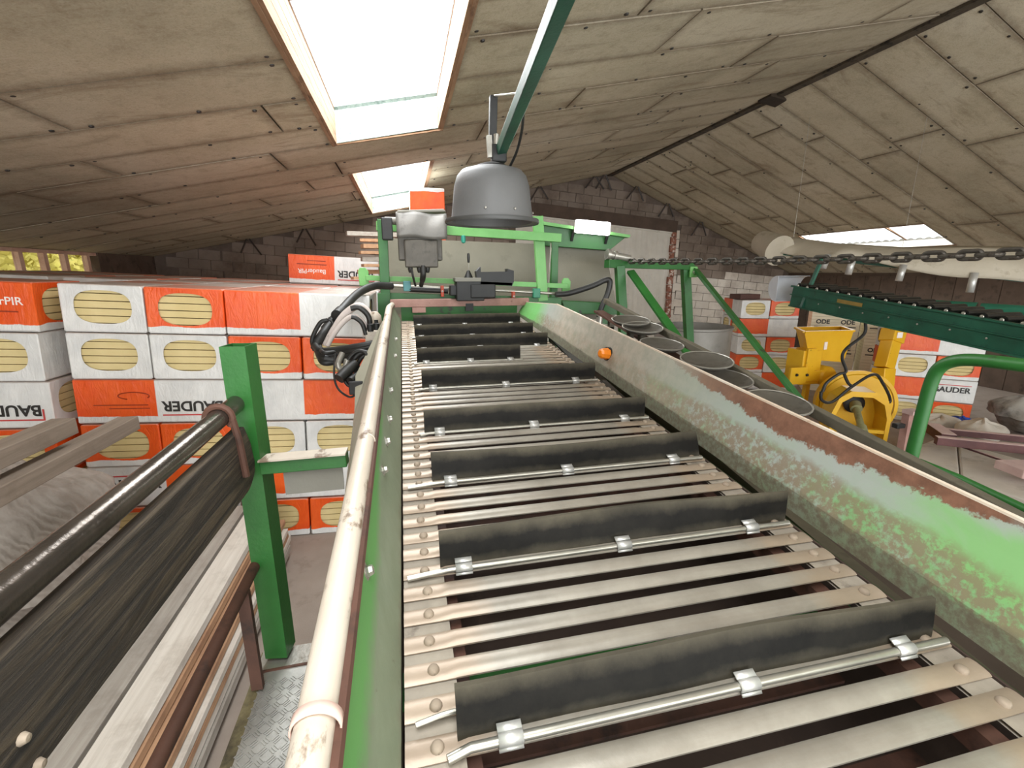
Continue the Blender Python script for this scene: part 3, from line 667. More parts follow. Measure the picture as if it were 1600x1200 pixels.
def add_print(o, kind, face):
    """face -1: local -y side, +1: local +y side; the white half is local x > 0"""
    flip = kind.endswith('_flip'); kk = kind.replace('_flip', ''); y = face * (PWD / 2 + .0005); vr = -face   # viewer's right in local x
    if kk == 'name':
        letters(o, T_BAUDER, .28, .155 if flip else .215, y, face, flip)
        flat(o, 'red_line', .28, .072 if flip else .298, .48, .012, y, PRR); flat(o, 'red_bar', .28 + vr * (.245 if flip else -.245), .115 if flip else .255, .012, .095, y, PRR)
    elif kk == 'pir':
        letters(o, T_PIR, -.29 if flip else -.34, .17 if flip else .235, y, face, flip)
        flat(o, 'print_line', -.29, .262 if flip else .158, .38, .011, y, PRD); flat(o, 'print_line', -.29 + vr * (.06 if flip else -.06), .31 if flip else .115, .24, .008, y, PRD)
    else:
        mb = MB(); mb.tube([(-.16 + .115 * math.cos(q), y, .245 + .032 * math.sin(q)) for q in [x * .25 for x in range(-2, 18)]], .0045, 5)
        q_ = bpy.data.objects.new('swirl_mark', mb.mesh('swirl', PRD)); COL.objects.link(q_); q_.parent = o
        flat(o, 'print_line', -.26, .165, .4, .008, y, PRD); flat(o, 'print_line', -.2, .135, .3, .007, y, PRD)
N = 44
def rrect(hx, hz, r, n):
    """rectangle with small chamfers, n points"""
    cor = [(hx, -hz + r), (hx, hz - r), (hx - r, hz), (-hx + r, hz), (-hx, hz - r), (-hx, -hz + r), (-hx + r, -hz), (hx - r, -hz)]; pts = []
    for i in range(8):
        a_, b_ = cor[i], cor[(i + 1) % 8]; m_ = 10 if i % 2 == 0 else 1
        pts += [(a_[0] + (b_[0] - a_[0]) * k / m_, a_[1] + (b_[1] - a_[1]) * k / m_) for k in range(m_)]
    return pts
def oval(hx, hz, n, p=2.7):
    out = []
    for (x, z) in rrect(PWD / 2, PH / 2, .012, n):
        a = math.atan2(z / PH, x / PWD); c, s = math.cos(a), math.sin(a); q = (abs(c) ** p + abs(s) ** p) ** (-1 / p); out.append((hx * c * q, hz * s * q))
    return out
def wrap_mesh(hole=True):
    mb = MB(); o = rrect(PWD / 2 - .004, PH / 2 - .003, .012, N); ov = oval(.198, .134, N)
    rings = []
    for x in (-PLN / 2 + .002, -PLN / 4, -.002, .002, PLN / 4, PLN / 2 - .002):
        rings.append([(x, y, z + PH / 2) for y, z in o])
    base = 0
    for r in rings: mb.v += [Vector(q) for q in r]
    for i in range(len(rings) - 1):
        for k in range(N): mb.f.append((i * N + k, i * N + (k + 1) % N, (i + 1) * N + (k + 1) % N, (i + 1) * N + k)); mb.m.append(0)
    for x, ri, sg in ((-PLN / 2, 0, -1), (PLN / 2, len(rings) - 1, 1)):
        b = len(mb.v); mb.v += [Vector((x + sg * .004, y * .97, z * .955 + PH / 2)) for y, z in o]; b2 = len(mb.v); mb.v += [Vector((x, y, z + PH / 2 + .012)) for y, z in ov]
        for k in range(N):
            k2 = (k + 1) % N; mb.f.append((ri * N + k, ri * N + k2, b + k2, b + k)); mb.m.append(0); mb.f.append((b + k, b + k2, b2 + k2, b2 + k)); mb.m.append(0)
        if not hole: mb.f.append(tuple(b2 + k for k in range(N))); mb.m.append(0)
    return mb.mesh('film_wrap', WRAP, smooth=False)
WM, WMS = wrap_mesh(True), wrap_mesh(False)
NB = 6; bh = (PH - .03) / NB
fb_me = [MB().box((0, 0, 0), (PLN - .035 + d, PWD - .03, bh - .007)).mesh('foam_board', FOAM) for d in (0, .008, -.008)]
pr = random.Random(21)
def pack(loc, rz, label, group, boards=True, roll=0.0, prints=()):
    o = thing('insulation_pack', loc, label, 'insulation pack', group); o.rotation_euler = (0, roll, rz)
    w_ = bpy.data.objects.new('film_wrap', WM if boards else WMS); COL.objects.link(w_); w_.parent = o
    if boards:
        for k in range(NB):
            b = bpy.data.objects.new('foam_board', fb_me[pr.randrange(3)]); COL.objects.link(b); b.parent = o; b.location = (pr.uniform(-.003, .003), 0, .015 + bh * (k + .5))
    for kind in prints: add_print(o, kind, -1)
    return o
RL = math.atan(.045); YF = 4.4
RTY = Matrix.Rotation(math.atan(.053), 3, 'Y')     # the yard floor rises to the left, the stacks stand square on it
def stackpos(x, row, y):
    v = RTY @ Vector((x + .9, 0, row * (PH + .002) + .003)); return (v.x - 1.0, y, v.z)
def lean(o, rz): o.rotation_euler = (RTY @ Matrix.Rotation(rz, 3, 'Z')).to_euler(); return o
ROWN = ['bottom', 'second', 'third', 'fourth', 'fifth', 'top']
def endpack(xc, row, orange, y=YF, grp='packs in the front stack beside the conveyor', lab=None, boards=True):
    p = stackpos(xc, row, y + PLN / 2)
    rz = math.radians(90 if orange else -90); return lean(pack(p, rz, lab, grp, boards, 0), rz)
def longpack(xc, row, orange_left, prints, lab, y=YF, grp='packs in the front stack beside the conveyor', boards=True):
    p = stackpos(xc, row, y + PWD / 2)
    rz = 0 if orange_left else math.pi; o = lean(pack(p, rz, lab, grp, boards, 0, ()), rz)
    for kd in prints: add_print(o, kd, -1 if orange_left else 1)
    return o
cols = [-2.39, -1.805, -1.215, -.625]
def E(c, row, orange, what): endpack(cols[c], row, orange, lab=what)
E(0, 5, False, 'white-ended foam pack with greyish boards in the top layer of the front stack')
E(1, 5, True, 'orange-ended foam pack in the top layer of the front stack')
longpack(-.92, 5, True, (), 'orange and white foam pack lying lengthwise atop the front stack')
longpack(-.92, 5, True, (), 'second lengthwise foam pack behind the one atop the front stack', y=YF + PWD + .01, boards=False)
E(0, 4, False, 'white-ended foam pack, left of the two in the layer below the top')
E(1, 4, False, 'white-ended foam pack behind the top of the green tube post')
E(2, 4, True, 'orange-ended foam pack right of the green tube post, one layer below the top')
E(3, 4, True, 'orange-ended foam pack beside the hose bundle, one layer below the top')
longpack(-2.10, 3, True, ('swirl', 'name_flip'), 'foam pack with upside-down black lettering and an orange left half')
longpack(-.92, 3, False, (), 'foam pack with plain white left half and plain orange right half')
for x, yy in ((-2.10, 3), (-.92, 3)): longpack(x, 3, True, (), 'lengthwise foam pack hidden behind the lettered layer', y=YF + PWD + .01, boards=False)
E(0, 2, True, 'orange-ended foam pack above the right way up lettering')
E(1, 2, True, 'orange-ended foam pack behind the steel handrail')
E(2, 2, False, 'white-ended foam pack seen just right of the green tube post above the crossbar')
E(3, 2, False, 'white-ended foam pack beside the conveyor skirt above the crossbar')
longpack(-2.10, 1, False, ('name',), 'foam pack with black lettering the right way up behind the handrail')
longpack(-.92, 1, True, (), 'lengthwise foam pack behind the grey plate under the crossbar')
for x in (-2.10, -.92): longpack(x, 1, True, (), 'lengthwise foam pack hidden behind the second layer', y=YF + PWD + .01, boards=False)
for c in range(4): E(c, 0, c != 1, ['orange-ended foam pack on the floor behind the timber, first', 'white-ended foam pack on the floor behind the timber', 'orange-ended foam pack on the floor behind the timber planks', 'orange-ended foam pack on the floor at the end of the gangway'][c])
# neighbouring stack at the left, a hand's width nearer
G2 = 'packs in the stack under the window'; YL = 4.31
longpack(-3.38, 5, False, ('pir',), 'foam pack with white lettering on its orange half, top layer under the window', y=YL, grp=G2)
endpack(-3.09, 4, False, YL, G2, 'white-ended foam pack directly under the white-lettered orange pack')
endpack(-3.68, 4, False, YL, G2, 'white-ended foam pack cut by the picture edge under the window')
longpack(-3.38, 3, True, ('name_flip',), 'foam pack whose upside-down lettering runs out at its right edge', y=YL, grp=G2)
endpack(-3.09, 2, True, YL, G2, 'orange-ended foam pack behind the two loose beams')
endpack(-3.68, 2, True, YL, G2, 'orange-ended foam pack at the picture edge behind the loose beams')
longpack(-3.38, 1, False, (), 'foam pack with orange half towards the sack, second layer', y=YL, grp=G2)
endpack(-3.09, 0, True, YL, G2, 'orange-ended foam pack on the floor behind the sack')
endpack(-3.68, 0, True, YL, G2, 'second orange-ended foam pack on the floor behind the sack')
# stacks further back, only their tops show
G3 = 'packs in the rear stacks'
RWL = ['lowest', 'second', 'third', 'fourth', 'fifth', 'top']
for yb in (5.68, 6.92):
    for xc in (-4.4, -3.8, -3.1, -2.4, -1.8, -1.2, -.6):
        for row in range(6):
            endpack(xc, row, row % 2 == 0, yb, G3, 'orange and white foam pack, %s layer of the stacks %s' % (RWL[row], 'just behind the front stack' if yb < 6 else 'farthest back'), boards=False)
zt_ = zfloor(-1) + 6 * PH + .004
p0 = at(447, 441, Y=6.95); sp_ = stackpos(p0.x + .6, 6, 7.25); pp = Vector(sp_)
a = pack(pp, 0, 'single foam pack with upside-down white lettering lying on top of the rear stacks', 'single packs on top', True, 0, ('pir_flip', 'name_flip')); lean(a, 0)
# a tall stack behind the machine
tx_ = at(668, 310, Y=8.4)
for row in range(10):
    pack((tx_.x, 9.0, row * (PH + .002) + .002 + zfloor(tx_.x)), math.pi / 2 if row != 8 else -math.pi / 2, 'foam pack in the tall stack behind the machine', 'tall stack behind the machine', False)
top_ = bpy.context.scene.objects[-1] if False else [o for o in COL.objects if o.name.startswith('insulation_pack')][-1]
top_.location.z += PH; top_.rotation_euler = (math.pi, 0, math.pi / 2); top_['label'] = 'upside-down foam pack on top of the tall stack behind the machine'
# ------------------------------------------------------------------ guard railing at the operator's stand
WDK = None
def dark_wood():
    t = NT('weathered_dark_plank'); v = t.coord('Object', (22, 1.0, 22)); P = t.coord('Object')
    n1 = t.noise(v, 1.8, 8, .72, .9); n2 = t.noise(P, 4, 5)
    c = t.ramp(n1, [(.32, '#17120d'), (.48, '#352c22'), (.62, '#5f5240')]); c = t.mix(t.math('MULTIPLY', t.mask(n2, .5, .7), .5), c, '#2a231b')
    return t.fin(c, .7, 0, n1, .9, .012)
WDK = dark_wood()
rail = thing('guard_railing', (-.5, 1.5, 1.19), 'green square post railing with dark steel handrail and weathered plank', 'railing')
zp0, zp1 = 1.19, 2.29; pc = (-.497, 1.53)
mb = MB(); h = .037; th_ = .005; Rz = Matrix.Rotation(math.radians(-9), 3, 'Z')
def pq(x, y, z): q = Rz @ Vector((x, y, 0)); return Vector((pc[0] + q.x, pc[1] + q.y, z))
ou = [(-h, -h), (h, -h), (h, h), (-h, h)]; inn = [(x * (h - th_) / h, y * (h - th_) / h) for x, y in ou]
vs = [pq(x, y, zp0) for x, y in ou] + [pq(x, y, zp1) for x, y in ou] + [pq(x, y, zp1) for x, y in inn] + [pq(x, y, zp1 - .3) for x, y in inn]
fs = [(3, 2, 1, 0)] + [(i, (i + 1) % 4, 4 + (i + 1) % 4, 4 + i) for i in range(4)] + [(4 + i, 4 + (i + 1) % 4, 8 + (i + 1) % 4, 8 + i) for i in range(4)] + [(8 + i, 8 + (i + 1) % 4, 12 + (i + 1) % 4, 12 + i) for i in range(4)] + [(12, 13, 14, 15)]
mb.add(vs, fs); mb.build('post', GREEN, rail, label='green painted square tube post open at the top')
PSTL = paint('dark_polished_handrail', '#4a443e', '#6a625a', 5, '#352f2a', .55, .7, 6, .22, .75)
mb = MB(); mb.tube([(-.515, .2, 2.1), (-.515, 1.0, 2.105), (-.515, 1.5, 2.115)], .026, 20); mb.build('handrail', PSTL, rail, smooth=True)
mb = MB(); mb.tube([(-.515 + .034 * math.cos(a), 1.36, 2.112 + .034 * math.sin(a)) for a in [k * math.pi / 8 for k in range(-2, 11)]], .009, 8); mb.tube([(-.482, 1.36, 2.105), (-.476, 1.368, 2.04), (-.472, 1.372, 1.93)], .010, 8)
mb.build('saddle_clip', RUST, rail, smooth=True)
mb = MB(); prof_ = [(.2, 2.062), (.2, 1.895)] + [(1.40 + .02 * k, 1.868 + .006 * k * k / 3) for k in range(0, 5)] + [(1.49, 1.93), (1.475, 2.0), (1.44, 2.06)]
mb.prism([(-.512, y, z) for y, z in prof_], (.03, 0, 0)); mb.build('toe_plank', WDK, rail, bevel=.004, label='dark weathered plank hung below the handrail')
for y, z in [(q.y, q.z) for q in (at(33, 1155, X=-.482), at(58, 1195, X=-.482))]:
    mb = MB(); mb.lathe([(.0001, .009), (.005, .008), (.008, .002), (.008, 0)], (-.482, y, z), 10, (1, 0, 0)); mb.build('plank_bolt', BOLT, rail, smooth=True)
mb = MB(); mb.tube([(-.53, .2, 1.545), (-.53, .9, 1.55), (-.53, 1.5, 1.557)], .017, 12); mb.build('lower_rail', RUST, rail, smooth=True)
mb = MB(); mb.bar((-.53, 1.38, 1.55), (-.53, 1.38, 1.19), .034, .02, (0, 1, 0)); mb.build('rail_stay', RUST, rail)
mb = MB(); mb.bar((-.47, 1.51, 1.905), (-.21, 1.5, 1.91), .05, .045); mb.build('crossbar', GREEN, rail, bevel=.003)
mb = MB(); mb.bar((-.47, 1.505, 1.931), (-.21, 1.495, 1.936), .06, .006); mb.build('crossbar_flange', PIPE, rail)
mb = MB(); mb.box((-.318, 1.5, 1.845), (.18, .006, .085)); mb.build('hanging_plate', GREYP, rail)
# operator's stand
def tread():
    t = NT('checker_plate_steel'); P = t.coord('Object'); return t.fin(t.ramp(t.noise(P, 9, 6), [(.3, '#8f8d88'), (.7, '#b4b2ac')]), .42, .45, t.noise(P, 70, 4), .1)
TRD = tread()
stand = thing('operator_stand', (-.45, .8, 0), 'low checker plate stand beside the conveyor on brown legs', 'platform')
ZPL = 1.18
MB().box((-.385, .68, ZPL - .004), (.29, 1.55, .008)).build('checker_plate', TRD, stand)
mb = MB(); bars = MB().box((0, 0, 0), (.006, .032, .003))
rows_n = 0
for i in range(10):
    for j in range(50):
        cx, cy = -.52 + i * .03, -.07 + j * .03
        if cx > -.25 or cy > 1.44: continue
        ang = math.radians(45 if (i + j) % 2 else -45)
        for k in (-1, 0, 1):
            dx, dy = math.cos(ang + math.pi / 2) * k * .0075, math.sin(ang + math.pi / 2) * k * .0075
            mb.box((cx + dx, cy + dy, ZPL + .001), (.022, .0032, .0025), Matrix.Rotation(ang, 3, 'Z'))
o = mb.build('tread_ribs', TRD, stand); o['kind'] = 'stuff'
mb = MB(); mb.bar((-.56, 1.50, ZPL - .012), (-.22, 1.50, ZPL - .012), .11, .02); mb.build('end_beam', STEEL, stand); mb = MB(); mb.bar((-.56, 1.452, ZPL - .02), (-.22, 1.46, ZPL - .02), .008, .05); mb.build('end_angle', RUST, stand)
mb = MB(); mb.bar((-.545, -.1, ZPL - .05), (-.545, 1.55, ZPL - .05), .04, .09); mb.build('side_beam', paint('olive_beam', '#6b6244', '#857a58', 4, '#3f3828', .5, .66, 6, .8), stand)
for x, y in ((-.545, -.05), (-.545, 1.5), (-.24, -.05), (-.24, 1.5)):
    mb = MB(); mb.bar((x, y, ZPL - .03), (x, y, 0), .05, .05, (0, 1, 0)); mb.build('leg', RUST, stand)
# ------------------------------------------------------------------ timber planks on the floor
def timber(name, c1, c2, c3):
    t = NT(name); v = t.coord('Object', (14, .7, 14)); P = t.coord('Object')
    c = t.ramp(t.noise(v, 2, 6, .65, .5), [(.3, c1), (.7, c2)]); c = t.mix(t.math('MULTIPLY', t.mask(t.noise(P, 3, 6, .7), .52, .7), .6), c, c3)
    return t.fin(c, .85, 0, t.noise(v, 6, 5), .25, .004)
TW, TG, TB = timber('bleached_timber', '#bdb4a8', '#d6cfc4', '#9c9184'), timber('grey_timber', '#8f877d', '#a9a298', '#776e64'), timber('tan_timber', '#9a7458', '#b8926f', '#7a563f')
tr = random.Random(4); NAMES = {id(TW): 'bleached white', id(TG): 'weathered grey', id(TB): 'tan brown'}
lay = [(0.02, .065, [TG, TB, TG, TW]), (.09, .055, [TW, TG, TW, TG]), (.15, .045, [TB, TB, TG, TB]), (.2, .045, [TW, TG, TW, TG]), (.25, .05, [TB, TW, TB, TG]), (.305, .05, [TG, TB, TG, TB]), (.36, .05, [TB, TG, TW, TG]), (.415, .05, [TB, TG, TB, TW]), (.47, .055, [TW, TG, TW, TB])]
for li, (z, hgt, ms) in enumerate(lay):
    xr_ = -1.09 - .012 * li + tr.uniform(-.02, .02)
    for wi, mt in enumerate(ms):
        wd = .192
        x = xr_ - wd * (wi + .5)
        y0, y1 = 1.3 + tr.uniform(-.3, .3), 4.12 + tr.uniform(-.12, .0)
        zb = .045 + z
        mb = MB(); mb.bar((x, y0, zb + hgt / 2), (x + tr.uniform(-.008, .008), y1, zb + hgt / 2), wd - .022, hgt - .004)
        where = 'in the %s layer of the timber pile' % ['lowest', 'second', 'third', 'fourth', 'fifth', 'sixth', 'seventh', 'second highest', 'top'][li] + (', at its gangway edge' if wi == 0 else '')
        one(mb, 'timber_plank', mt, '%s plank %s' % (NAMES[id(mt)], where), 'plank', 'planks in the timber pile', bevel=.003)
# two loose beams over the sack
BM = timber('dusty_brown_beam', '#75675a', '#8e8072', '#655648')
for (xa, za, y1, lab) in ((-1.74, 1.735, 2.72, 'shorter dusty brown beam lying over the sack by the packs'), (-1.70, 1.60, 3.18, 'longer dusty brown beam lying over the sack by the packs')):
    mb = MB(); mb.bar((xa - .1, .4, za - .02), (xa, y1, za), .11, .085); one(mb, 'loose_beam', BM, lab, 'beam', 'loose beams over the sack', bevel=.005)
mb = MB(); mb.bar((-1.95, .6, 1.5), (-1.62, .6, 1.5), .08, .06)
tre = thing('trestle', (-1.72, .6, 0), 'small wooden trestle carrying the loose beams', 'trestle'); mb.build('top_bar', BM, tre)
for x in (-1.92, -1.65):
    for s in (-.25, .25):
        mb = MB(); mb.bar((x, .6 + s * .1, 1.48), (x, .6 + s, .05), .05, .04, (1, 0, 0)); mb.build('leg', BM, tre)
# sacks
def sack_mat():
    t = NT('dusty_woven_sack'); P = t.coord('Object'); w_ = t.n('ShaderNodeTexWave'); w_.wave_type = 'BANDS'; w_.bands_direction = 'DIAGONAL'; w_.inputs['Scale'].default_value = 9; w_.inputs['Distortion'].default_value = 9; w_.inputs['Detail'].default_value = 3; t.l(P, w_.inputs[0])
    c = t.ramp(t.noise(P, 6, 6), [(.3, '#7d7369'), (.7, '#9a9188')]); c = t.mix(t.math('MULTIPLY', w_.outputs['Fac'], .16), c, '#bdb5ab')
    return t.fin(c, .9, 0, w_.outputs['Fac'], .35, .012)
SACK = sack_mat()
def sack(c, rx, ry, hgt, seed, label, grp=None, mt=SACK, z0=0.0):
    r_ = random.Random(seed); ph = [r_.uniform(0, 6) for _ in range(8)]; mb = MB(); nu, nv = 40, 18
    def fn(u, v):
        a = 2 * math.pi * u; prof = (math.sin(min(1, v * 1.05) * math.pi * .5) ** .5 if v < .5 else 1) * (1 if v < .72 else max(.0, math.cos((v - .72) / .28 * math.pi / 2)) ** .55)
        prof = max(prof, .001) * (1 + .05 * math.sin(3 * a + ph[0] + 5 * v) + .035 * math.sin(7 * a + ph[1] - 9 * v) + .02 * math.sin(13 * a + 17 * v + ph[2]))
        z = hgt * (v if v < .8 else .8 + (v - .8) * (.9 + .5 * math.sin(2 * a + ph[3])))
        p = 3.0; cs, sn = math.cos(a), math.sin(a); q = (abs(cs) ** p + abs(sn) ** p) ** (-1 / p)
        return (c[0] + rx * cs * q * prof, c[1] + ry * sn * q * prof, z0 + z + .012 * math.sin(9 * a + ph[4]) * v)
    mb.grid(fn, nu, nv); return one(mb, 'sack', mt, label, 'sack', grp, smooth=True)
sack((-2.42, 3.05), .48, .5, 1.38, 3, 'large dusty woven bulk sack standing behind the handrail', 'dusty sacks by the packs', z0=zfloor(-2.42))
s_ = sack((-1.72, 2.35), .2, .3, .3, 9, 'small crumpled pale sack slumped on the timber pile', 'dusty sacks by the packs', paint('pale_sack', '#a39a8e', '#bdb4a8', 6, '#8a8176', .5, .7, 9, .9, bstr=.5, bscale=12), z0=zfloor(-1.8) + .53)
# ------------------------------------------------------------------ machine frame at the head of the conveyor
fr = thing('machine_frame', (.7, 5.0, 0), 'green steel frame with grey back plate at the upper end of the conveyor', 'machine frame')
YA, YBK = 4.86, 5.62
def A(px, py, y=YA): return at(px, py, Y=y)
def barpx(name, p, q, w_, h_, mt, ya=YA, yb=None, up=(0, 0, 1), par=fr, bev=.003):
    mb = MB(); mb.bar(A(*p, ya), A(*q, yb or ya), w_, h_, up); return mb.build(name, mt, par, bevel=bev)
t1, b1 = A(597, 343), A(600, 520); mb = MB(); mb.bar(t1, (b1.x, YA, 0), .09, .09, (0, 1, 0)); mb.build('post', GREEN, fr, bevel=.004)
barpx('post_sleeve', (600, 458), (602, 520), .12, .12, GREEN, up=(0, 1, 0))
barpx('top_rail', (588, 353), (876, 372), .06, .085, GREENL)
tp, bt = A(840, 338, 4.92), A(848, 470, 4.92)
mb = MB(); mb.bar(tp, bt, .11, .05, (0, 1, 0)); mb.build('leaning_strut', GREENL, fr, bevel=.004)
tp, bt = A(866, 375, 5.3), A(866, 470, 5.3); mb = MB(); mb.bar(tp, (bt.x, bt.y, 0), .08, .08, (0, 1, 0)); mb.build('post', GREEN, fr, bevel=.004)
barpx('mid_rail', (572, 434), (886, 447), .06, .05, GREENL, 4.95)
barpx('low_rail', (604, 464), (876, 471), .06, .085, GREEN, 4.93)
mb = MB(); mb.tube([A(604, 446, 4.88), A(800, 455, 4.88), A(872, 459, 4.88)], .016, 12); mb.build('chrome_rod', CHROME, fr, smooth=True)
mb = MB(); mb.tube([A(640, 452, 4.85), A(700, 455, 4.85)], .026, 12); mb.build('rod_sleeve', BLACK, fr, smooth=True)
for px, py, c, sx in ((636, 447, '#4f8a8c', .075), (838, 458, '#2f7a5c', .075)):
    q = A(px, py, 4.86); MB().box(q, (sx, .07, .1)).build('clamp_block', paint('clamp_paint_%d' % px, c, c, 3), fr, bevel=.008)
for px, py, hh in ((691, 455, .11), (802, 463, .1)):
    q = A(px, py, 4.84); MB().box(q, (.032, .05, hh)).build('red_lug', paint('red_lug_%d' % px, '#a8391f', '#c04a2a', 5), fr, bevel=.004); mb = MB(); mb.lathe([(.0001, .01), (.01, .008), (.012, 0)], q + Vector((0, -.025, 0)), 8, (0, -1, 0)); mb.build('lug_bolt', STEEL, fr)
for px, py in ((568, 432), (885, 447)):
    q = A(px, py, 4.94)
    mb = MB(); mb.prism([q + Vector((x, 0, z)) for x, z in ((-.045, -.09), (.045, -.09), (.05, .05), (.02, .085), (-.03, .085), (-.05, .05))], (0, .03, 0)); mb.build('end_bracket', GREENL, fr, bevel=.004)
# hopper back plate and the beam over it
def plate_mat(): return paint('dull_beige_plate', '#6f6b5c', '#827d6d', 1.5, '#5f5a4c', .6, .8, 4, .6)
mb = MB(); mb.prism([A(603, 372, YBK), A(945, 385, YBK), A(962, 470, YBK), A(960, 500, YBK), A(603, 490, YBK)], (0, .02, 0)); mb.build('hopper_back_plate', plate_mat(), fr)
a_, b_ = A(604, 362, YBK - .05), A(965, 380, YBK - .05)
mb = MB(); mb.prism([A(838, 350, YBK), A(972, 371, YBK), A(946, 392, YBK), A(838, 384, YBK)], (0, -.12, 0)); mb.build('hopper_beam', GREEN, fr, bevel=.005)
mb = MB(); mb.prism([A(830, 347, YBK), A(974, 369, YBK), A(972, 373, YBK), A(830, 352, YBK)], (0, -.2, 0)); mb.build('hopper_beam_flange', GREENL, fr)
mb = MB(); mb.prism([A(878, 470, 5.3), A(975, 475, 5.3), A(975, 492, 5.3), A(885, 490, 5.3)], (0, .25, 0)); mb.build('hopper_shelf', GREEN, fr, bevel=.004)
mb = MB(); mb.tube([A(861, 380, 5.28), A(857, 455, 4.9)], .008, 8); mb.build('tie_rod', CHROME, fr, smooth=True)
# right-hand part: two posts, top bar and diagonal braces
YP = 5.0
for (tx, ty), (bx, by), yy in (((968, 415), (974, 520), YP), ((1071, 420), (1076, 525), 5.25)):
    p, q = A(tx, ty, yy), A(bx, by, yy); mb = MB(); mb.bar(p, q + (q - p) * (q.z / (p.z - q.z)), .10, .08, (0, 1, 0)); mb.build('post', GREEN, fr, bevel=.004)
p, q = A(948, 412, YP), A(1082, 416, 5.25); mb = MB(); mb.bar(p, q, .10, .09); mb.build('cross_beam', GREEN, fr, bevel=.004)
p, q = A(948, 397, YP), A(984, 404, YP); mb = MB(); mb.tube([p, q], .04, 12); mb.tube([p + (q - p) * .3, p + (q - p) * .4], .055, 12); mb.tube([p, p + (q - p) * .12], .06, 12); mb.build('coupling', STEEL, fr, smooth=True)
for (ax, ay), (bx, by), y0, y1 in (((985, 424), (1106, 595), 4.96, 3.55), ((1086, 420), (1262, 640), 5.2, 3.1)):
    p, q = A(ax, ay, y0), A(bx, by, y1); mb = MB(); mb.bar(p, q, .085, .035, (0, 1, .2)); mb.build('diagonal_brace', GREEN, fr, bevel=.003)
q = A(1083, 425, 5.18); MB().box(q, (.1, .03, .13)).build('brace_bracket', GREENL, fr, bevel=.006)
mb = MB(); mb.lathe([(.0001, .03), (.018, .028), (.022, 0)], q + Vector((0, -.02, 0)), 8, (0, -1, 0)); mb.build('bracket_bolt', STEEL, fr)
for s in (1.45, 2.35): MB().box((s, 5.1, .9), (.08, .08, 1.8)).build('hidden_leg', GREEN, fr)
p, q = A(940, 498, 4.9), A(980, 505, 4.9); mb = MB(); mb.bar(p, q, .08, .1); mb.build('low_tie', GREEN, fr)
# lamp tube above the hopper
TUBE = NT('lit_fluorescent'); TUBE.b.inputs['Emission Color'].default_value = (1, .98, .95, 1); TUBE.b.inputs['Emission Strength'].default_value = 14; TUBEM = TUBE.fin('#ffffff', .4)
yl = 5.38; p, q = A(899, 353, yl), A(953, 358, yl)
ft = thing('flood_light', tuple((p + q) / 2), 'lit white lamp panel fixed on the green hopper beam', 'lamp')
mb = MB(); mb.bar(p, q, .05, .15); mb.build('lit_diffuser', TUBEM, ft, bevel=.02)
mb = MB(); mb.bar(p + Vector((0, .04, 0)), q + Vector((0, .04, 0)), .03, .14); mb.build('housing', GREYP, ft)
for c in (p, q): mb = MB(); mb.bar(c + Vector((0, .05, -.05)), c + Vector((0, .12, -.16)), .03, .02); mb.build('mounting_bracket', BLACKB, ft)
# ------------------------------------------------------------------ control box
cb = thing('control_box', tuple(A(657, 412, 4.6)), 'dirty grey steel control box with bent cover plate on the top rail', 'control box')
YC = 4.62
tl, tr_, bl, br = A(618, 331, YC), A(697, 329, YC), A(619, 372, YC), A(697, 373, YC)
mb = MB()
def cov(u, v):
    x = tl.x + u * (tr_.x - tl.x); z = tl.z + v * (bl.z - tl.z); return (x, YC - .03 * math.sin(v * math.pi * .8) - .02 * v + .008 * math.sin(u * 11 + v * 3), z + .01 * math.sin(u * 6))
mb.grid(cov, 14, 8); c_ = mb.build('cover_plate', paint('scuffed_zinc_cover', '#605e5a', '#7d7b76', 3, '#484642', .58, .72, 5, .5, .3), cb, smooth=True); so = c_.modifiers.new('thickness', 'SOLIDIFY'); so.thickness = .006
mb = MB(); mb.hexa([tl + Vector((0, .0, -.01)), tr_ + Vector((0, 0, -.01)), tr_ + Vector((0, .25, -.01)), tl + Vector((0, .25, -.01)), tl + Vector((.02, 0, .015)), tr_ + Vector((-.02, 0, .015)), tr_ + Vector((0, .25, .03)), tl + Vector((0, .25, .03))]); mb.build('cover_top', GREYP, cb, bevel=.006)
MUD = paint('oily_dark_casing', '#3f3b34', '#5c574e', 4, '#23211d', .52, .68, 6, .5, .2)
a1, a2 = A(621, 368, YC), A(692, 407, YC); MB().box(((a1.x + a2.x) / 2, YC + .13, (a1.z + a2.z) / 2), (a2.x - a1.x, .22, a1.z - a2.z)).build('casing', MUD, cb, bevel=.01)
a1, a2 = A(631, 374, YC), A(685, 418, YC); MB().box(((a1.x + a2.x) / 2, YC + .1, (a1.z + a2.z) / 2), (a2.x - a1.x, .24, a1.z - a2.z)).build('casing_front', MUD, cb, bevel=.012)
for px in (641, 655, 668):
    q = A(px, 418, YC + .02); mb = MB(); mb.lathe([(.02, .01), (.024, -.01), (.018, -.04), (.012, -.05)], q, 10); mb.build('cable_gland', BLACK, cb, smooth=True)
mb = MB(); mb.tube(smoothpath([A(643, 420, YC), A(646, 435, YC), A(649, 446, 4.8)], 6), .011, 8); mb.build('cable', BLACK, cb, smooth=True)
mb = MB(); mb.tube(smoothpath([A(661, 415, YC), A(661, 432, YC), A(658, 446, 4.8)], 6), [.028] * 9 + [.022] * 4, 10); mb.build('cable', BLACK, cb, smooth=True)
q = A(610, 345, 4.7); mb = MB(); mb.tube([q + Vector((-.05, 0, 0)), q + Vector((.1, 0, .0))], .035, 12); mb.build('mounting_stub', GREYP, cb, smooth=True)
q = A(605, 358, 4.68); mb = MB(); mb.box(q, (.1, .1, .2)); mb.build('hinge_arm', BLACKB, cb, bevel=.01)
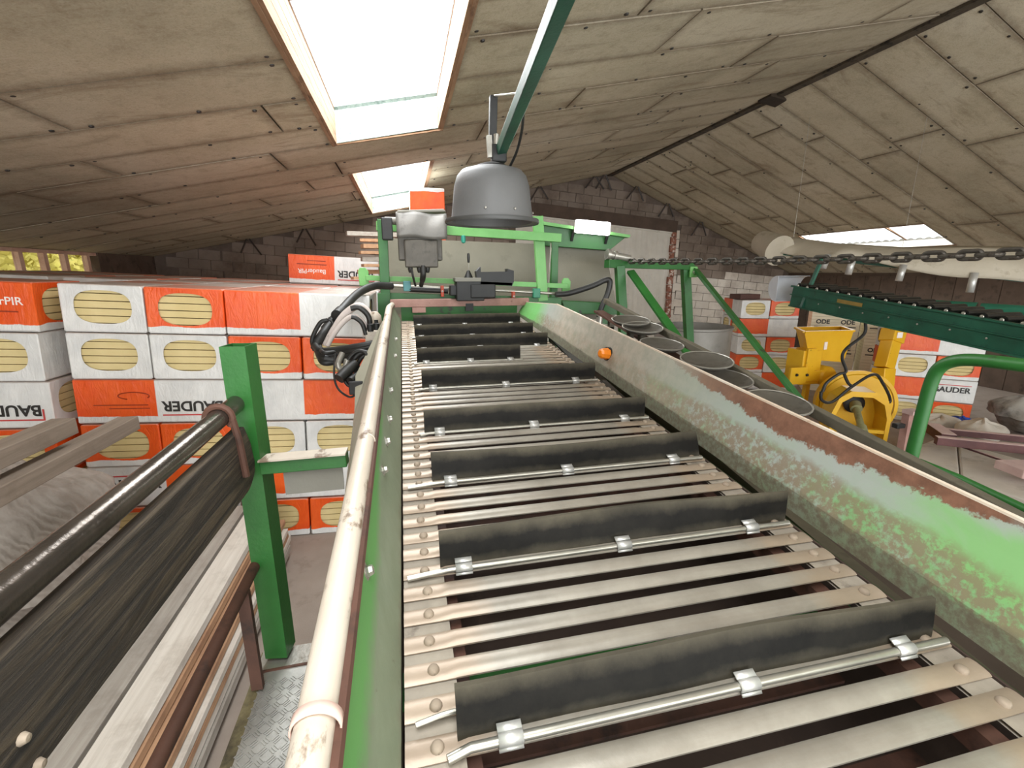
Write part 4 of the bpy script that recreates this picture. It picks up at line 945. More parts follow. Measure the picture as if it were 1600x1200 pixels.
# joystick console
jc = thing('joystick_console', tuple(A(735, 470, 4.7)), 'black joystick console with small tray above the conveyor head', 'console')
YJ = 4.66
def bx(p0, p1, y, d, mt, par, name, bev=.008):
    a, b = A(*p0, y), A(*p1, y); return MB().box(((a.x + b.x) / 2, y + d / 2, (a.z + b.z) / 2), (abs(b.x - a.x), d, abs(a.z - b.z))).build(name, mt, par, bevel=bev)
bx((713, 437), (757, 470), YJ, .2, BLACKB, jc, 'console_body'); bx((711, 434), (752, 440), YJ - .01, .2, GREYP, jc, 'console_lid', .004); bx((703, 446), (715, 462), YJ + .03, .12, BLACKB, jc, 'side_socket', .01); bx((735, 444), (775, 466), YJ - .01, .16, BLACKB, jc, 'valve_bank', .014)
mb = MB(); q = A(732, 434, YJ + .08); mb.lathe([(.045, 0), (.038, .02), (.03, .035), (.015, .07), (.0001, .075)], q, 14); mb.build('gaiter', BLACK, jc, smooth=True)
mb = MB(); p = A(732, 405, YJ + .08); mb.tube([q, p], .006, 8); mb.build('stick', CHROME, jc); mb = MB(); mb.lathe([(.0001, .06), (.012, .055), (.015, .02), (.012, -.03), (.008, -.035)], p, 10); mb.build('knob', BLACK, jc, smooth=True)
mb = MB(); mb.prism([A(750, 425, YJ), A(802, 424, YJ), A(803, 440, YJ), A(800, 447, YJ), A(751, 444, YJ)], (0, .012, 0)); mb.prism([A(793, 420, YJ), A(803, 423, YJ), A(803, 441, YJ), A(794, 438, YJ)], (.006, .16, 0)); mb.prism([A(744, 424, YJ), A(751, 417, YJ), A(752, 440, YJ), A(746, 440, YJ)], (.006, .16, 0)); mb.prism([A(751, 440, YJ), A(800, 442, YJ), A(800, 446, YJ), A(751, 444, YJ)], (0, .16, 0)); mb.build('tray', BLACKB, jc)
q = A(733, 470, YJ + .1); mb = MB(); mb.bar(q, (q.x, q.y, q.z - .10), .08, .05, (0, 1, 0)); mb.build('pedestal', BLACKB, jc)
# ------------------------------------------------------------------ big hanging lamp and its arm
arm = thing('hanging_boom', tuple(A(777, 245, 3.0)), 'dark green square tube boom coming down from the roof to the bell lamp', 'boom')
e0, e1 = A(782, 238, 3.0), A(878, 0, 1.55); dr_ = (e1 - e0); kk = (zl(.5) - .02 - e0.z) / dr_.z
mb = MB(); mb.bar(e0, e0 + dr_ * kk, .05, .058, (1, .0, .2)); mb.build('arm_tube', GREEND, arm, bevel=.004)
mb = MB(); mb.bar(A(771, 150, 3.0), A(769, 245, 3.0), .045, .045, (0, 1, 0)); mb.build('sliding_bar', BLACKB, arm, bevel=.004)
mb = MB(); mb.bar(A(764, 212, 2.97), A(766, 246, 2.97), .03, .03, (0, 1, 0)); mb.build('slide_sleeve', STEEL, arm)
q = A(779, 240, 2.98); MB().box(q, (.09, .07, .1)).build('clamp', BLACKB, arm, bevel=.008)
mb = MB(); mb.tube([A(775, 226, 2.95), A(776, 210, 2.95)], .018, 10); mb.build('clamp_screw', STEEL, arm, smooth=True)
mb = MB(); mb.tube([A(771, 150, 3.0), A(806, 146, 2.62)], .006, 6); mb.build('stay_wire', CHROME, arm)
mb = MB(); mb.tube(smoothpath([A(818, 165, 2.6), A(816, 200, 2.7), A(808, 235, 2.85), A(796, 262, 2.95)], 6), .008, 8); mb.build('power_cable', BLACK, arm, smooth=True)
lm = thing('bell_lamp', tuple(A(770, 345, 3.0)), 'big grey bell-shaped lamp housing hanging on the green arm', 'lamp')
c = A(769, 346, 3.0); sc_ = 3.0 / 720 * 1.0
wpx = lambda n: n * 3.02 / 720
prof = [(wpx(69), -.012), (wpx(69), .004), (wpx(61), .012), (wpx(60), .03), (wpx(58), .10), (wpx(55), .205), (wpx(51), .258), (wpx(44), .29), (wpx(30), .307), (wpx(14), .312), (wpx(13), .335), (.0001, .335)]
LG = paint('grey_lamp_enamel', '#585858', '#686867', 1.5, '#4a4a48', .72, .74, 7, .5)
mb = MB(); mb.lathe(prof, c, 48); mb.lathe([(wpx(69), -.012), (wpx(60), -.006), (wpx(57), .04), (wpx(52), .2), (wpx(20), .28), (.0001, .28)], c, 48); mb.build('bell_shade', LG, lm, smooth=True)
mb = MB(); mb.lathe([(wpx(69.5), -.016), (wpx(70.5), -.006), (wpx(69.5), .008)], c, 48); mb.build('rim', paint('dark_rim', '#3f3f3e', '#4c4c4a', 3), lm, smooth=True)
for a in (-1.9, -1.2, -.2): mb = MB(); mb.lathe([(.0001, .006), (.006, .005), (.008, 0)], c + Vector((wpx(60.5) * math.cos(a), wpx(60.5) * math.sin(a), .05)), 8, (math.cos(a), math.sin(a), 0)); mb.build('rivet', STEEL, lm)
mb = MB(); mb.lathe([(wpx(24), .305), (wpx(22), .322), (wpx(12), .33)], c, 24); mb.build('cap', BLACKB, lm, smooth=True)
# switch hanging below
q = A(724, 374, 4.75); mb = MB(); mb.lathe([(.0001, .04), (.02, .035), (.024, .0), (.02, -.03), (.0001, -.04)], q, 12); one(mb, 'pull_switch', paint('teal_plastic', '#1f7a68', '#2a8f7a', 3), 'small teal pull switch hanging below the top rail', 'switch', smooth=True)
# ------------------------------------------------------------------ hoses
YH = 3.6
hb = thing('hose_bundle', tuple(A(540, 560, 3.4)), 'bundle of black hydraulic hoses and cables beside the left panel', 'hoses')
def hose(pts, r, mt=BLACK, par=hb, name='hose', n=7):
    P = [A(x, y, d) for x, y, d in pts]; mb = MB(); mb.tube(smoothpath(P, n), r, 12); return mb.build(name, mt, par, smooth=True)
hose([(612, 447, 4.75), (585, 447, 4.6), (560, 458, 4.3), (535, 483, 3.9), (512, 512, 3.7), (496, 535, 3.6), (493, 545, 3.6)], .035)
for (x0, y0), (x1, y1) in (((533, 486), (526, 493)), ((520, 502), (510, 515))):
    mb = MB(); mb.tube([A(x0, y0, 3.8), A(x1, y1, 3.7)], .043, 14); mb.build('hose_wrap', BLACK, hb, smooth=True)
GH = paint('pale_grey_hose', '#b9ada6', '#d0c5be', 3, '#8d837c', .6, .7, 8, .5)
hose([(575, 525, 3.5), (578, 495, 3.6), (562, 478, 3.6), (540, 490, 3.6), (522, 515, 3.6), (509, 540, 3.6)], .026, GH)
hose([(571, 527, 3.45), (568, 505, 3.5), (552, 494, 3.5), (534, 506, 3.5), (518, 528, 3.5), (512, 540, 3.5)], .018, GH)
hose([(575, 530, 3.45), (577, 498, 3.5), (562, 481, 3.5), (548, 482, 3.5)], .02)
hose([(572, 523, 3.4), (566, 506, 3.4), (556, 497, 3.4), (549, 495, 3.4)], .016)
hose([(492, 548, 3.6), (488, 530, 3.6), (500, 505, 3.6), (512, 500, 3.6)], .016); hose([(513, 498, 3.6), (520, 505, 3.6), (518, 516, 3.6)], .008)
for k, (dy, r) in enumerate(((0, .024), (6, .026), (12, .026), (18, .022), (3, .015))):
    hose([(492 + 2 * k, 540 + dy * .5, 3.55), (502 + k, 548 + dy, 3.45 - .02 * k), (530, 546 + dy, 3.4), (562, 541 + dy * .8, 3.35), (588, 536 + dy * .6, 3.35)], r)
hose([(508, 560, 3.4), (525, 562, 3.4), (540, 556, 3.4)], .03)
ce = A(563, 575, 3.2); u_, v_ = Vector((.75, -.1, .25)).normalized(), Vector((.15, .1, 1)).normalized()
for r, rr_, off in ((.105, .017, 0), (.09, .015, .03), (.118, .012, -.025)):
    mb = MB(); mb.tube([ce + Vector((off, off * .6, 0)) + u_ * r * .72 * math.cos(a) + v_ * r * math.sin(a) for a in [k * math.pi / 14 for k in range(29)]], rr_, 10, cap=False); mb.build('coiled_cable', BLACK, hb, smooth=True)
hose([(556, 568, 3.2), (542, 580, 3.15), (530, 592, 3.1)], .036); hose([(568, 580, 3.2), (556, 588, 3.15), (547, 595, 3.1)], .026)
hose([(524, 552, 3.3), (522, 585, 3.25), (528, 607, 3.2), (545, 620, 3.15), (556, 617, 3.15)], .007)
mb = MB(); mb.box(A(557, 605, 3.1), (.09, .06, .09)); mb.build('plug', BLACKB, hb, bevel=.006)
hose([(535, 552, 3.25), (528, 570, 3.2), (537, 578, 3.2), (543, 562, 3.2)], .02, STEEL, name='pipe_fitting')
hose([(585, 540, 3.3), (600, 548, 3.25)], .03)
mb = MB(); mb.box(A(585, 526, 3.45), (.12, .12, .10)); mb.build('manifold', PIPE, hb, bevel=.008)
for dx in (-.02, .02): mb = MB(); mb.lathe([(.022, 0), (.022, .05), (.014, .055), (.014, .075)], A(584, 517, 3.42) + Vector((dx, dx, 0)), 10); mb.build('valve_cap', BLACKB, hb, smooth=True)
mb = MB(); mb.lathe([(.04, 0), (.05, .03), (.046, .09), (.02, .12), (.0001, .122)], A(587, 512, 3.6), 14); mb.build('filter_cup', PIPE, hb, smooth=True)
hr_ = thing('hydraulic_hose', tuple(A(937, 505, 4.7)), 'black hydraulic hose looping right of the machine frame', 'hose')
hose([(868, 460, 4.8), (890, 458, 4.8), (925, 447, 4.75), (945, 438, 4.72), (953, 440, 4.7), (949, 460, 4.7), (940, 480, 4.7), (936, 496, 4.7)], .03, par=hr_)
mb = MB(); mb.tube([A(938, 488, 4.7), A(936, 506, 4.7)], .036, 12); mb.tube([A(936, 506, 4.7), A(935, 516, 4.7)], .026, 12); mb.build('hose_fitting', STEEL, hr_, smooth=True)
# ------------------------------------------------------------------ chain from the coupling to the right
ch = thing('steel_chain', tuple(at(990, 408, Y=4.96)), 'taut dark steel link chain running from the machine frame', 'chain')
c0, c1 = at(984, 408, Y=4.96), at(1600, 389, Y=1.8); c1 = c0 + (c1 - c0) * 1.28
CHM = paint('dark_chain_steel', '#45413c', '#6a655e', 9, '#3a2f28', .55, .66, 14, .45, .6)
LK, WK, RK = .06, .021, .0125
mb = MB(); pts = []
for k in range(10):
    a = -math.pi / 2 + math.pi * k / 9; pts.append(Vector((LK / 2 + WK * math.cos(a), WK * math.sin(a), 0)))
for k in range(10):
    a = math.pi / 2 + math.pi * k / 9; pts.append(Vector((-LK / 2 + WK * math.cos(a), WK * math.sin(a), 0)))
pts.append(pts[0]); mb.tube(pts, RK, 8, cap=False); link_me = mb.mesh('link', CHM, smooth=True)
L = (c1 - c0).length; pit = LK + 2 * WK - 2 * RK + .004; tx = (c1 - c0).normalized(); ty = Vector((0, 0, 1)).cross(tx).normalized(); tz = tx.cross(ty)
B3 = Matrix((tx, ty, tz)).transposed(); nl = int(L / pit)
for k in range(nl):
    o = bpy.data.objects.new('chain_link', link_me); COL.objects.link(o); o.parent = ch
    f = (k + .5) / nl; sag = -.03 * 4 * f * (1 - f)
    o.matrix_local = Matrix.Translation(c0 + (c1 - c0) * f + Vector((0, 0, sag)) - c0 + (c0 - Vector(ch['_org']))) @ (B3 @ Matrix.Rotation(math.radians(10 if k % 2 else 98), 3, 'X')).to_4x4()
# hook post that the chain is fastened to, outside the frame
hp = thing('chain_post', (c1.x + .03, c1.y - .02, 0), 'green post to which the steel chain is hooked', 'post')
mb = MB(); mb.bar((c1.x + .05, c1.y - .03, 0), (c1.x + .05, c1.y - .03, c1.z + .12), .08, .08, (0, 1, 0)); mb.build('post_tube', GREEN, hp, bevel=.004)
mb = MB(); mb.box((c1.x + .05, c1.y - .03, .006), (.2, .2, .012)); mb.build('foot_plate', GREEN, hp)
# ------------------------------------------------------------------ neighbouring conveyor with steel dishes
XD = 1.98
dc = thing('dish_conveyor', (1.65, 2.4, 0), 'narrow sloping conveyor of steel dishes behind the right panel', 'conveyor')
DZ0, DZS = 1.50, .158
def zd(y): return DZ0 + DZS * y
OLV = paint('olive_dirty_rail', '#4c473a', '#6a6353', 3, '#352f26', .55, .7, 6, .7)
mb = MB(); mb.bar((XD, .2, zd(.2) + .035), (XD, 4.4, zd(4.4) + .035), .045, .05); mb.build('outer_rail', OLV, dc, bevel=.004)
mb = MB(); mb.bar((XD - .07, .2, zd(.2) - .07), (XD - .07, 4.4, zd(4.4) - .07), .10, .02); mb.build('rail_flange', RUST, dc)
mb = MB(); mb.bar((1.33, .2, zd(.2) - .10), (1.33, 4.4, zd(4.4) - .10), .05, .10); mb.build('inner_rail', OLV, dc)
mb = MB(); mb.bar((1.65, .2, zd(.2) - .26), (1.65, 4.4, zd(4.4) - .26), .66, .015); mb.build('under_tray', paint('dirty_tray', '#3a3029', '#4a3f36', 3), dc)
for y in (.6, 1.5, 2.4, 3.3, 4.2):
    mb = MB(); mb.bar((1.33, y, zd(y) - .2), (1.98, y, zd(y) - .2), .05, .05); mb.build('cross_bar', OLV, dc)
    for x in (1.36, 1.96):
        if y in (.6, 2.4, 4.2): mb = MB(); mb.bar((x, y, zd(y) - .1), (x, y, 0), .05, .05, (0, 1, 0)); mb.build('leg', OLV, dc)
DSH = paint('dusty_dish_steel', '#4f4b43', '#6a655c', 4, '#39352e', .5, .68, 6, .5, .3)
prof_d = [(.0001, -.034), (.07, -.032), (.12, -.022), (.145, -.004), (.152, .0), (.158, .0), (.154, -.008), (.125, -.03), (.07, -.04), (.0001, -.042)]
dish_me = MB().lathe(prof_d, (0, 0, 0), 28).lathe([(.149, .001), (.153, .005), (.158, .003), (.157, -.004)], (0, 0, 0), 28, mi=1).mesh('dish', [DSH, STEEL], smooth=True)
for (px, py) in ((986, 500), (1004, 511), (1034, 537), (1104, 562), (1132, 590), (1215, 628)):
    p = at(px, py, X=1.80)
    o = bpy.data.objects.new('dish', dish_me); COL.objects.link(o); o.parent = dc; mb = MB(); mb.tube([p + Vector((0, 0, -.04)), (p.x, p.y, zd(p.y) - .25)], .03, 10); mb.build('dish_pedestal', OLV, dc, smooth=True)
    o.location = p - Vector(dc['_org']); o.rotation_euler = (math.atan(DZS), random.uniform(-.06, .06), 0)
# green guard tube bent over, and lower tube
gt_ = thing('guard_tube', (2.06, 1.3, 0), 'bright green bent tube guard beyond the dish conveyor', 'guard rail')
Xg = 2.07
def G(px, py, x=Xg): return at(px, py, X=x)
mb = MB(); P = [G(1420, 730), G(1430, 690), G(1443, 640), G(1455, 598), G(1468, 575), G(1492, 564), G(1530, 563), G(1600, 571)]; P.append(P[-1] + (P[-1] - P[-2]) * 2.0)
P.append(P[-1] + Vector((0, -.12, -.06))); P.append(P[-1] + Vector((0, -.05, -.14))); P.append(Vector((P[-1].x, P[-1].y - .01, 0)))
P = [Vector((P[0].x, P[0].y, .0))] + P
mb.tube([P[0], P[1]] + smoothpath(P[1:], 6)[1:], .024, 14); mb.build('bent_tube', GREEN, gt_, smooth=True)
mb = MB(); mb.tube([G(1436, 722, Xg + .02), G(1500, 748, Xg + .02), G(1600, 795, Xg + .02), Vector((Xg + .02, .36, G(1600, 795, Xg + .02).z))], .016, 12); mb.build('lower_tube', GREEN, gt_, smooth=True)
# ------------------------------------------------------------------ galvanised tub behind
mb = MB(); cxy = (4.3, 6.3); rt_ = .56
mb.lathe([(rt_, 0), (rt_, .02), (rt_, .55), (rt_ + .012, .56), (rt_, .57), (rt_, 1.68), (rt_ + .02, 1.69), (rt_ + .02, 1.72), (rt_ - .01, 1.72), (rt_ - .012, .05), (.0001, .05)], (*cxy, 0), 48)
tub = thing('steel_vat', (*cxy, 0), 'round galvanised steel vat behind the green braces', 'vat'); mb.build('vat_wall', paint('galvanised_sheet', '#77736c', '#918d86', 2, '#6a655c', .55, .75, 3, .5, .3), tub, smooth=True)
mb = MB(); mb.lathe([(rt_ + .012, 1.0), (rt_ + .016, 1.02), (rt_ + .012, 1.04)], (*cxy, 0), 48); mb.build('hoop', STEEL, tub, smooth=True)
# ------------------------------------------------------------------ dark green belt conveyor
gc = thing('roller_conveyor', (4.8, 4.0, 0), 'dark green sloping roller conveyor with white hood at its upper end', 'conveyor')
pL, pR = at(1238, 462, Y=5.2), at(1600, 533, Y=2.75); dv = (pR - pL); pE = pR + dv * .55; ud = dv.normalized(); sdv = ud.cross(Vector((0, 0, 1))).normalized(); sdv = sdv if sdv.x > 0 else -sdv
for off in (0, .42):
    a, b = pL + sdv * off, pE + sdv * off
    mb = MB(); mb.bar(a, b, .03, .25); mb.build('side_beam', GREEND, gc, bevel=.003)
    for hz, hh in ((.125, .018), (-.125, .018), (.02, .012)): mb = MB(); mb.bar(a + Vector((0, 0, hz)) - sdv * .02 * (1 if off == 0 else -1), b + Vector((0, 0, hz)) - sdv * .02 * (1 if off == 0 else -1), .05, hh); mb.build('beam_flange', GREEND, gc)
nr_ = 26; roll_me = None
for k in range(nr_):
    p = pL + (pE - pL) * ((k + .6) / nr_) + Vector((0, 0, .14))
    mb = MB(); mb.tube([p + sdv * .0, p + sdv * .42], .034, 14); mb.build('roller', paint('roller_black', '#1b1b1a', '#3a3a38', 5, rough=.25, metal=.5) if k == 0 else bpy.data.materials['roller_black'], gc, smooth=True)
    mb = MB(); mb.lathe([(.0001, .008), (.014, .006), (.018, 0)], p - sdv * .018, 10, -sdv); mb.build('axle_end', CHROME, gc, smooth=True)
HOOD = paint('white_plastic_hood', '#a9acb0', '#c3c6ca', 2, rough=.35)
mb = MB(); c = at(1222, 452, Y=5.3)
def hood(u, v):
    a = math.pi * (.5 + u * 1.0); return c - ud * (.16 * math.cos(a) * -1) + Vector((0, 0, .17 * math.sin(a))) + sdv * (-.03 + v * .5) - ud * .05
mb.grid(hood, 12, 1); ho = mb.build('end_hood', HOOD, gc, smooth=True); so = ho.modifiers.new('thickness', 'SOLIDIFY'); so.thickness = .006
mb = MB(); mb.prism([hood(k / 12, 0) for k in range(13)], -sdv * .006); mb.build('hood_side', HOOD, gc)
STK = paint('orange_brown_sticker', '#7a6428', '#94783a', 8, rough=.5)
q0 = pL + dv * .28 - sdv * .018 + Vector((0, 0, .045)); mb = MB(); mb.bar(q0, q0 + dv * .13, .004, .045); mb.build('maker_sticker', STK, gc)
stt = at(1284, 405, Y=4.95); stb = at(1252, 480, Y=5.0); mb = MB(); mb.bar(stt + (stt - stb) * .0, stb, .03, .04, (0, 1, 0)); mb.build('stay', GREEND, gc)
for f_, o_ in ((1.45, 0), (1.45, .42), (1.53, 0), (1.53, .42)):
    p = pL + dv * f_ + sdv * o_; mb = MB(); mb.bar(p, (p.x, p.y, 0), .05, .05, (0, 1, 0)); mb.build('leg', GREEND, gc)
for k in range(7):
    p = pL + dv * (.18 + .12 * k) - sdv * .022 + Vector((0, 0, -.035 + .01 * (k % 2))); mb = MB(); mb.lathe([(.0001, .006), (.008, .004), (.01, 0)], p, 8, -sdv); mb.build('beam_bolt', STEEL, gc)
# long tube behind it
a, b = at(1415, 474, Y=5.6), at(1760, 495, Y=3.7)
tb = thing('line_shaft', tuple((a + b) / 2), 'glossy green jointed line shaft tube behind the roller conveyor', 'tube')
mb = MB(); mb.tube([a, a + (b - a) * .38], .075, 16); mb.build('end_section', paint('glossy_dark_green_end', '#1f5a45', '#2c6c55', 3, rough=.15), tb, smooth=True)
mb = MB(); mb.tube([a + (b - a) * .40, a + (b - a) * .78], .07, 16); mb.tube([a + (b - a) * .8, b], .07, 16); mb.build('green_section', paint('glossy_dark_green', '#1f5a45', '#2c6c55', 3, rough=.15), tb, smooth=True)
for f_ in (.95, .99):
    p = a + (b - a) * f_; mb = MB(); mb.bar(p, (p.x, p.y, 0), .05, .05, (0, 1, 0)); mb.build('support_leg', GREEND, tb)
# ------------------------------------------------------------------ cream hood sheet with pipe stubs below the right roof
cs_ = thing('cream_cover_sheet', tuple(at(1400, 420, Y=5.6)), 'long cream sheet cover with short steel pipe stubs under the right roof', 'cover')
CRS = paint('dirty_cream_sheet', '#a79d8a', '#c2b9a7', 1.5, '#8c806c', .58, .75, 4, .7)
K = [((1196, 396), (1210, 370), 7.2), ((1232, 398), (1240, 371), 6.9), ((1300, 400), (1310, 380), 6.2), ((1400, 418), (1410, 386), 5.6), ((1500, 432), (1510, 384), 5.1), ((1620, 445), (1630, 386), 4.6)]
mb = MB(); lo_ = [at(*k[0], Y=k[2]) for k in K]; hi_ = [at(*k[1], Y=k[2] + .25) for k in K]
def lerp(L_, u):
    f_ = u * (len(L_) - 1); i = min(int(f_), len(L_) - 2); return L_[i].lerp(L_[i + 1], f_ - i)
mb.grid(lambda u, v: lerp(lo_, u).lerp(lerp(hi_, u), v) + Vector((0, -.18 * math.sin(v * math.pi), .04 * math.sin(u * 15 + v * 4) * (1 - v) * .6)), 40, 10)
so_ = mb.build('cover_sheet', CRS, cs_, smooth=True); md = so_.modifiers.new('thickness', 'SOLIDIFY'); md.thickness = .02
mb = MB(); mb.tube([at(1218, 392, Y=7.0), at(1218, 392, Y=7.0) + Vector((.05, .5, .18))], [.26, .2], 20); mb.build('sheet_roll', CRS, cs_, smooth=True)
for px, y0_, y1_, yy in ((1289, 404, 420, 6.1), (1328, 409, 429, 5.8), (1407, 420, 439, 5.5), (1518, 432, 457, 5.0)):
    mb = MB(); mb.tube([at(px + 5, y0_ - 6, Y=yy), at(px - 3, y1_, Y=yy)], .045, 16, cap=False); o = mb.build('pipe_stub', ALU, cs_, smooth=True); md = o.modifiers.new('thickness', 'SOLIDIFY'); md.thickness = .004
mb = MB(); mb.bar(lo_[1] + Vector((0, .15, .05)), lo_[-1] + Vector((0, .15, .08)), .06, .1); mb.build('support_beam', GREEND, cs_)
for i in (1, 3, 5):
    p = hi_[i]; mb = MB(); mb.tube([p, (p.x, p.y, (zr(p.x) if p.x > XR else zl(p.x)))], .003, 6); mb.build('hanger', STEEL, cs_)
# ------------------------------------------------------------------ packs at the right
GR1 = 'packs in the stack left of the yellow machine'; GR2 = 'packs in the stack right of the yellow machine'
rp = random.Random(8)
rot1 = math.radians(-42)
def stack(c, rot, rows_, grp, lab, scheme):
    M = Matrix.Rotation(rot, 3, 'Z'); n_ = 0
    for row in range(rows_):
        for i in range(2):
            kind = scheme[row % len(scheme)]
            if kind == 'E': off = M @ Vector(((i - .5) * (PWD + .008), 0, 0)); rz = rot + math.radians(90 if (row + i) % 2 else -90)
            else: off = M @ Vector((0, (i - .5) * (PWD + .008), 0)); rz = rot + (0 if (row + i) % 2 else math.pi)
            o = pack((c[0] + off.x, c[1] + off.y, row * (PH + .001) + .002), rz, lab % (('lowest', 'second', 'third', 'fourth', 'fifth')[row], 'ends' if kind == 'E' else 'long side'), grp, True)
            if kind == 'L' and i == 0 and row in (0, 1): add_print(o, 'name', -1 if (row + i) % 2 else 1)
stack((7.75, 8.95), math.radians(-20), 5, GR1, 'foam pack, %s layer, left of the yellow hopper, showing its %s', ['L', 'E', 'E', 'L', 'E'])
for (cx_, cy_, nn) in ((8.95, 6.25, 4),):
    stack((cx_, cy_), math.radians(-38), nn, GR2, 'foam pack, %s layer, right of the yellow spout, showing its %s', ['E', 'L', 'E', 'L'])
one(MB().box((7.3, 8.9, 5 * (PH + .001) + .06), (.5, .35, .11)), 'wooden_crate', paint('dark_brown_crate', '#4a2e26', '#5d3d33', 4), 'flat dark brown crate on top of the foam packs near the white wall', 'crate', bevel=.006)
# bare board bundles with print
BB = paint('bare_cream_boards', '#e2d8ba', '#efe6cc', 2, rough=.85); n_b = 0
T_OD = text_mesh('ODE', .12, PRK, .004)
for (cx_, cy_, rot, tall) in ((8.95, 8.15, -38, 1.78), (9.72, 7.55, -38, 1.72)):
    M = Matrix.Rotation(math.radians(rot), 3, 'Z'); k = 0; z = 0
    bu = thing('board_bundle', (cx_, cy_, 0), 'bundle of bare cream boards %s the yellow blower spout' % ('left of' if n_b == 0 else 'right behind'), 'board bundle', 'bare board bundles'); n_b += 1
    while z < tall - .06:
        mb = MB(); mb.box((cx_, cy_, z + .031), (.86, .5, .058), M); mb.build('board', BB, bu); z += .062; k += 1
    for zz in (1.5, .95, .35):
        for xo in (-.22, .22):
            q = M @ Vector((xo, -.2525, 0)); l = bpy.data.objects.new('lettering', T_OD); COL.objects.link(l); l.parent = bu; l.location = (q.x, q.y, zz); l.rotation_euler = (math.pi / 2, 0, math.radians(rot))
            q = M @ Vector((xo, -.2515, 0)); mb = MB(); mb.box((cx_ + q.x, cy_ + q.y, zz - .1), (.3, .002, .022), M); mb.build('print_line', PRK, bu)
# ------------------------------------------------------------------ yellow machines
YEL = paint('yellow_enamel', '#d9a310', '#e8b828', 2, '#8a6a1a', .68, .73, 6, .4)
# hopper feeder
yh = thing('yellow_hopper', (6.75, 6.35, 0), 'yellow steel hopper with square funnel on a stand', 'hopper')
Yh = 6.35
T = [at(1257, 519, Y=Yh), at(1334, 517, Y=Yh)]; Bq = [at(1265, 562, Y=Yh), at(1318, 566, Y=Yh)]
d_ = Vector((.35, .55, 0)); d2 = Vector((.15, .3, 0))
top_ = [T[0], T[1], T[1] + d_, T[0] + d_]; bot_ = [Bq[0], Bq[1], Bq[1] + d2, Bq[0] + d2]
mb = MB(); mb.add(top_ + bot_, [(0, 1, 5, 4), (1, 2, 6, 5), (2, 3, 7, 6), (3, 0, 4, 7)]); o = mb.build('funnel', YEL, yh); md = o.modifiers.new('thickness', 'SOLIDIFY'); md.thickness = .012
for i in range(4): mb = MB(); mb.bar(top_[i], top_[(i + 1) % 4], .05, .03); mb.build('funnel_rim', YEL, yh)
def yb_(p0, p1, y, d, name, par=yh, bev=.012): a, b = at(*p0, Y=y), at(*p1, Y=y); return MB().box(((a.x + b.x) / 2, y + d / 2, (a.z + b.z) / 2), (abs(b.x - a.x), d, abs(a.z - b.z))).build(name, YEL, par, bevel=bev)
yb_((1257, 548), (1278, 600), Yh - .02, .35, 'side_housing'); yb_((1264, 545), (1270, 595), Yh - .06, .06, 'rib', bev=.004); yb_((1237, 575), (1259, 600), Yh - .1, .06, 'lug_plate'); yb_((1256, 580), (1298, 594), Yh - .05, .2, 'drive_arm')
mb = MB(); c = at(1293, 588, Y=Yh - .05); mb.lathe([(.0001, -.05), (.14, -.04), (.17, 0), (.17, .25), (.0001, .26)], c, 24, (0, 1, 0)); mb.build('gear_drum', YEL, yh, smooth=True)
for px in (1245, 1261): mb = MB(); mb.lathe([(.0001, .02), (.02, .018), (.026, 0)], at(px, 586, Y=Yh - .11), 10, (0, -1, 0)); mb.build('pin', BLACKB, yh)
p = at(1293, 540, Y=Yh); MB().box(p + Vector((-.05, -.01, .0)), (.06, .012, .13)).build('rating_plate', PRW, yh)
for px in (1262, 1312):
    p = at(px, 590, Y=Yh + .2); mb = MB(); mb.bar(p, (p.x, p.y, 0), .08, .08, (0, 1, 0)); mb.build('leg', YEL, yh)
# blower with spout
yb = thing('yellow_blower', (6.95, 5.5, 0), 'yellow round blower housing with tall spout, shaft guard and cardan shaft', 'blower')
Yb = 5.55
hc = at(1331, 630, Y=5.8); ax = Vector((-.55, -1, 0)).normalized()
mb = MB(); rb_ = .52; mb.lathe([(.0001, .14), (rb_ * .96, .14), (rb_, .12), (rb_, -.12), (rb_ * .96, -.14), (.0001, -.14)], hc, 40, ax); mb.build('fan_housing', YEL, yb, smooth=True)
mb = MB(); mb.lathe([(rb_, .15), (rb_ + .05, .15), (rb_ + .05, .125), (rb_, .125)], hc, 40, ax); mb.build('housing_flange', YEL, yb, smooth=True)
s0, s1, s2 = at(1374, 640, Y=5.75), at(1381, 575, Y=5.85), at(1397, 515, Y=5.95)
mb = MB(); mb.bar(s0, s1, .24, .22, (0, 1, 0)); mb.build('spout_base', YEL, yb, bevel=.01); mb = MB(); mb.bar(s1, s1.lerp(s2, .72), .21, .20, (0, 1, 0)); mb.build('spout', YEL, yb, bevel=.01); mb = MB(); mb.bar(s1.lerp(s2, .68), s2, .26, .24, (0, 1, 0)); mb.build('spout_cap', YEL, yb, bevel=.012)
mb = MB(); p = s1.lerp(s2, .85) + Vector((-.02, -.13, .02)); mb.box(p, (.11, .006, .09)); mb.build('sticker', PRW, yb)
